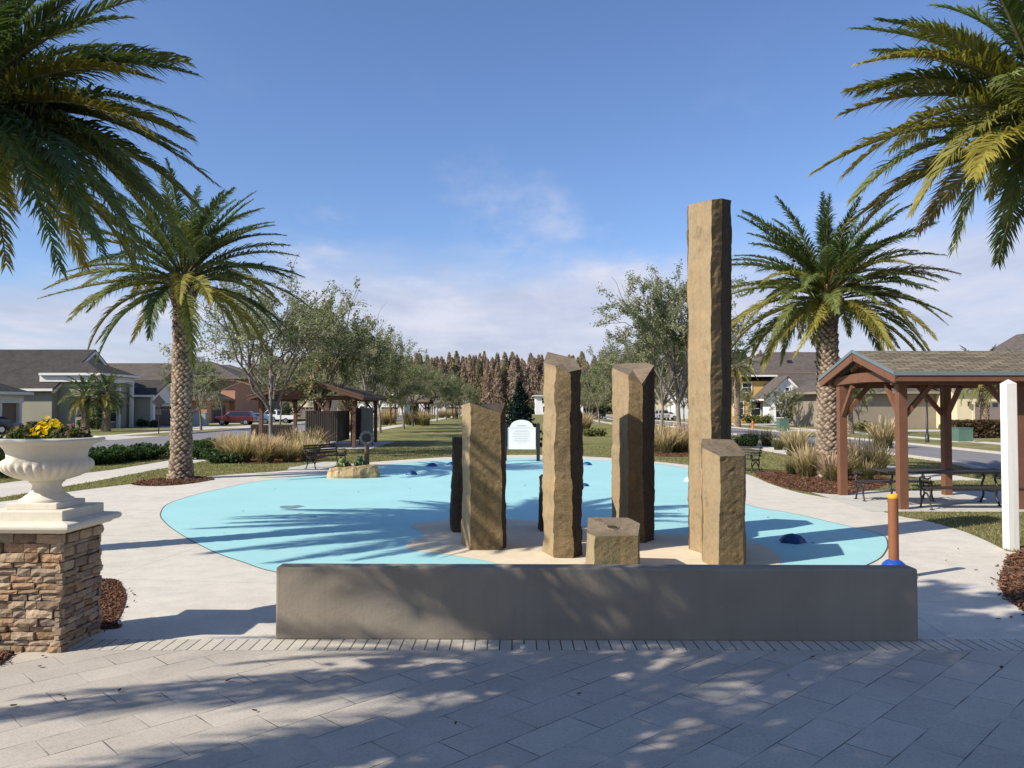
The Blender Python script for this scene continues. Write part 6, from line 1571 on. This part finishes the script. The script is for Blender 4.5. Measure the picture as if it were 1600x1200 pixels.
for i, (px, py, sx, h, lb, pl) in enumerate([(1168, 661, 2.4, 1.5, 'leafy green shrub before the yellow house, left', DK_), (1190, 662, 2.2, 1.3, 'green shrub before the yellow house, right of the orange hydrant', LT), (1204, 660, 1.6, 1.1, 'dark shrub left of the white porch', DK_), (1240, 664, 1.5, 3.2, 'tall dark shrub at the white porch', DK_), (1262, 662, 2.0, 2.4, 'russet bush right of the green utility cabinet', RD), (1278, 664, 1.8, 2.8, 'brownish tall bush left of the right palm trunk', RD), (1345, 668, 1.6, 1.2, 'round green shrub at the taupe house, left', DK_), (1375, 668, 2.2, 1.5, 'dark shrub below the young tree beyond the pavilion', DK_), (1412, 668, 1.5, 2.6, 'reddish tall shrub beside the red-brown near post', RD), (1436, 668, 1.3, 1.0, 'pale green shrub left of the lamp post', LT), (1466, 668, 1.2, .9, 'small green shrub right of the lamp post', LT), (1488, 674, 1.4, 1.1, 'yellow-green round shrub left of the brown hedge', LT), (1345, 674, 1.3, .9, 'low light shrub by the short palm', LT)]):
    shrub(px, py, sx, 1.2, h, lb, pl, 800, .17, 40 + i)
for i, (px, w) in enumerate([(1520, 2.3), (1550, 2.3), (1580, 2.3), (1612, 2.3)]):
    p = P(px, 670, 57); t = thing('hedge', ['clipped brown-leaved hedge under the cream house, left end', 'clipped brown-leaved hedge around the stout palm', 'clipped brown-leaved hedge just left of the white post', 'clipped brown-leaved hedge right of the white post'][i], 'hedge', (p.x, 57, 0), 0, 'clipped brown hedge sections')
    r = np.random.default_rng(300 + i); n = 1600; cen = r.uniform((-w * .62, -.5, .02), (w * .62, .5, 1.25), (n, 3)); cols = np.array(RD)[r.integers(0, 4, n)] * r.uniform(.6, 1.3, (n, 1)); rng = r
    V, Q, C = leaf_quads(cen, .15, cols); np_mesh('foliage', V, [Q], M['tree_leaf'], C, t); stems_mesh(t, w, .5, 1.0)
for i, (x, y, sx, h, lb) in enumerate([(-41.5, 79.2, 1.6, 1.2, 'dark clipped shrub at the corner of the sage house'), (-46.5, 79, 2.0, 1.0, 'dark shrub along the lit side wall of the sage house'), (-39, 85.5, 1.2, 1.0, 'dark low shrub at the sage house front'), (-44, 103, 1.8, 1.1, 'dark shrub at the foot of the peach wall'), (-40.6, 78.2, 2.3, 3.6, 'loose grey-green tall shrub before the sage house'), (-37, 126, 2, 1.4, 'dark shrub before the brown house behind the cars'), (-33, 118, 2.4, 3.0, 'dark tall shrub left of the pale utility cabinet')]):
    shrub(0, 0, sx, 1.1, h, lb, DK_, 900, .15, 80 + i, pos=(x, y))

# ------------------------------------------------------------------ light, sky, camera
AZ = R(28.8); EL = R(37.3)
Ld = Vector((math.cos(AZ) * math.cos(EL), math.sin(AZ) * math.cos(EL), -math.sin(EL)))
sun = bpy.data.lights.new('sun', 'SUN'); sun.energy = 4.6; sun.angle = R(.53); sun.color = (1.0, .93, .82)
so = bpy.data.objects.new('sun', sun); link(so); so.rotation_euler = Ld.to_track_quat('-Z', 'Y').to_euler(); so.location = (-20, -10, 30)
W = bpy.data.worlds.new('World'); S.world = W; W.use_nodes = True; nt = W.node_tree; nt.nodes.clear()
def N(t, **k):
    n = nt.nodes.new('ShaderNode' + t)
    for a, b in k.items(): setattr(n, a, b)
    return n
lk = nt.links.new
sky = N('TexSky', sky_type='NISHITA'); sky.sun_disc = False; sky.sun_elevation = EL; sky.sun_rotation = math.atan2(-Ld.x, -Ld.y); sky.air_density = 1.0; sky.dust_density = .6; sky.ozone_density = 2.0; sky.altitude = 0
tc = N('TexCoord'); sep = N('SeparateXYZ'); lk(tc.outputs['Generated'], sep.inputs[0])
def mth(op, a, b=0.0, c=None):
    m = N('Math', operation=op)
    for i, v in enumerate((a, b) if c is None else (a, b, c)):
        if isinstance(v, bpy.types.NodeSocket): lk(v, m.inputs[i])
        else: m.inputs[i].default_value = v
    return m.outputs[0]
zc = mth('ADD', mth('MAXIMUM', sep.outputs['Z'], 0.0), 0.10)
comb = N('CombineXYZ'); lk(mth('DIVIDE', sep.outputs['X'], zc), comb.inputs[0]); lk(mth('DIVIDE', sep.outputs['Y'], zc), comb.inputs[1])
def noise(scale, det, rough, loc=(0, 0, 0), sc=(1, 1, 1)):
    mp = N('Mapping'); lk(comb.outputs[0], mp.inputs[0]); mp.inputs['Location'].default_value = loc; mp.inputs['Scale'].default_value = sc
    n = N('TexNoise'); lk(mp.outputs[0], n.inputs['Vector']); n.inputs['Scale'].default_value = scale; n.inputs['Detail'].default_value = det; n.inputs['Roughness'].default_value = rough
    return n.outputs['Fac']
def rng_(v, a, b, c=0.0, d=1.0):
    m = N('MapRange'); m.interpolation_type = 'SMOOTHSTEP'; lk(v, m.inputs['Value'])
    for i, x in zip(('From Min', 'From Max', 'To Min', 'To Max'), (a, b, c, d)): m.inputs[i].default_value = x
    return m.outputs['Result']
n1 = noise(.55, 7, .55, (3.1, 1.7, 0), (1.0, .8, 1)); n2 = noise(1.6, 6, .6, (9, 4, 0), (1, .55, 1))
# cover is thick near the horizon and thins out upward
low = mth('ADD', rng_(sep.outputs['Z'], .08, .30, .36, -.28), mth('MULTIPLY', sep.outputs['X'], .34))
cover = rng_(mth('ADD', n1, low), .46, .80)
wisp = mth('MULTIPLY', rng_(n2, .50, .75), rng_(sep.outputs['Z'], .14, .46, .55, 0.0))
mask = mth('MINIMUM', mth('ADD', mth('MULTIPLY', cover, .85), wisp), .92)
ccol = N('ValToRGB'); lk(n2, ccol.inputs[0]); ccol.color_ramp.elements[0].position = .38; ccol.color_ramp.elements[0].color = (4.9, 5.2, 6.5, 1); ccol.color_ramp.elements[1].position = .66; ccol.color_ramp.elements[1].color = (6.6, 6.7, 7.8, 1)
hs_ = N('HueSaturation'); hs_.inputs['Saturation'].default_value = 1.0; mt = N('Mix', data_type='RGBA', blend_type='MULTIPLY'); mt.inputs[0].default_value = 1; mt.inputs[7].default_value = (1.04, 1.17, 1.47, 1); lk(sky.outputs[0], mt.inputs[6]); lk(mt.outputs[2], hs_.inputs['Color'])
mx = N('Mix', data_type='RGBA'); lk(mask, mx.inputs[0]); lk(hs_.outputs[0], mx.inputs[6]); lk(ccol.outputs[0], mx.inputs[7])
bg = N('Background'); lk(mx.outputs[2], bg.inputs[0]); bg.inputs[1].default_value = .083
ow = N('OutputWorld'); lk(bg.outputs[0], ow.inputs[0])
cam = bpy.data.cameras.new('camera'); co = bpy.data.objects.new('camera', cam); link(co)
co.location = (0, 0, CH); co.rotation_euler = (math.pi / 2 + PITCH, 0, 0)
cam.sensor_width = 36; cam.lens = 36 * F / 1600; cam.clip_end = 3000; cam.clip_start = .05
S.camera = co
S.view_settings.view_transform = 'Standard'; S.view_settings.look = 'None'; S.view_settings.exposure = .45; S.view_settings.gamma = 1
S.cycles.max_bounces = 6; S.cycles.transparent_max_bounces = 8
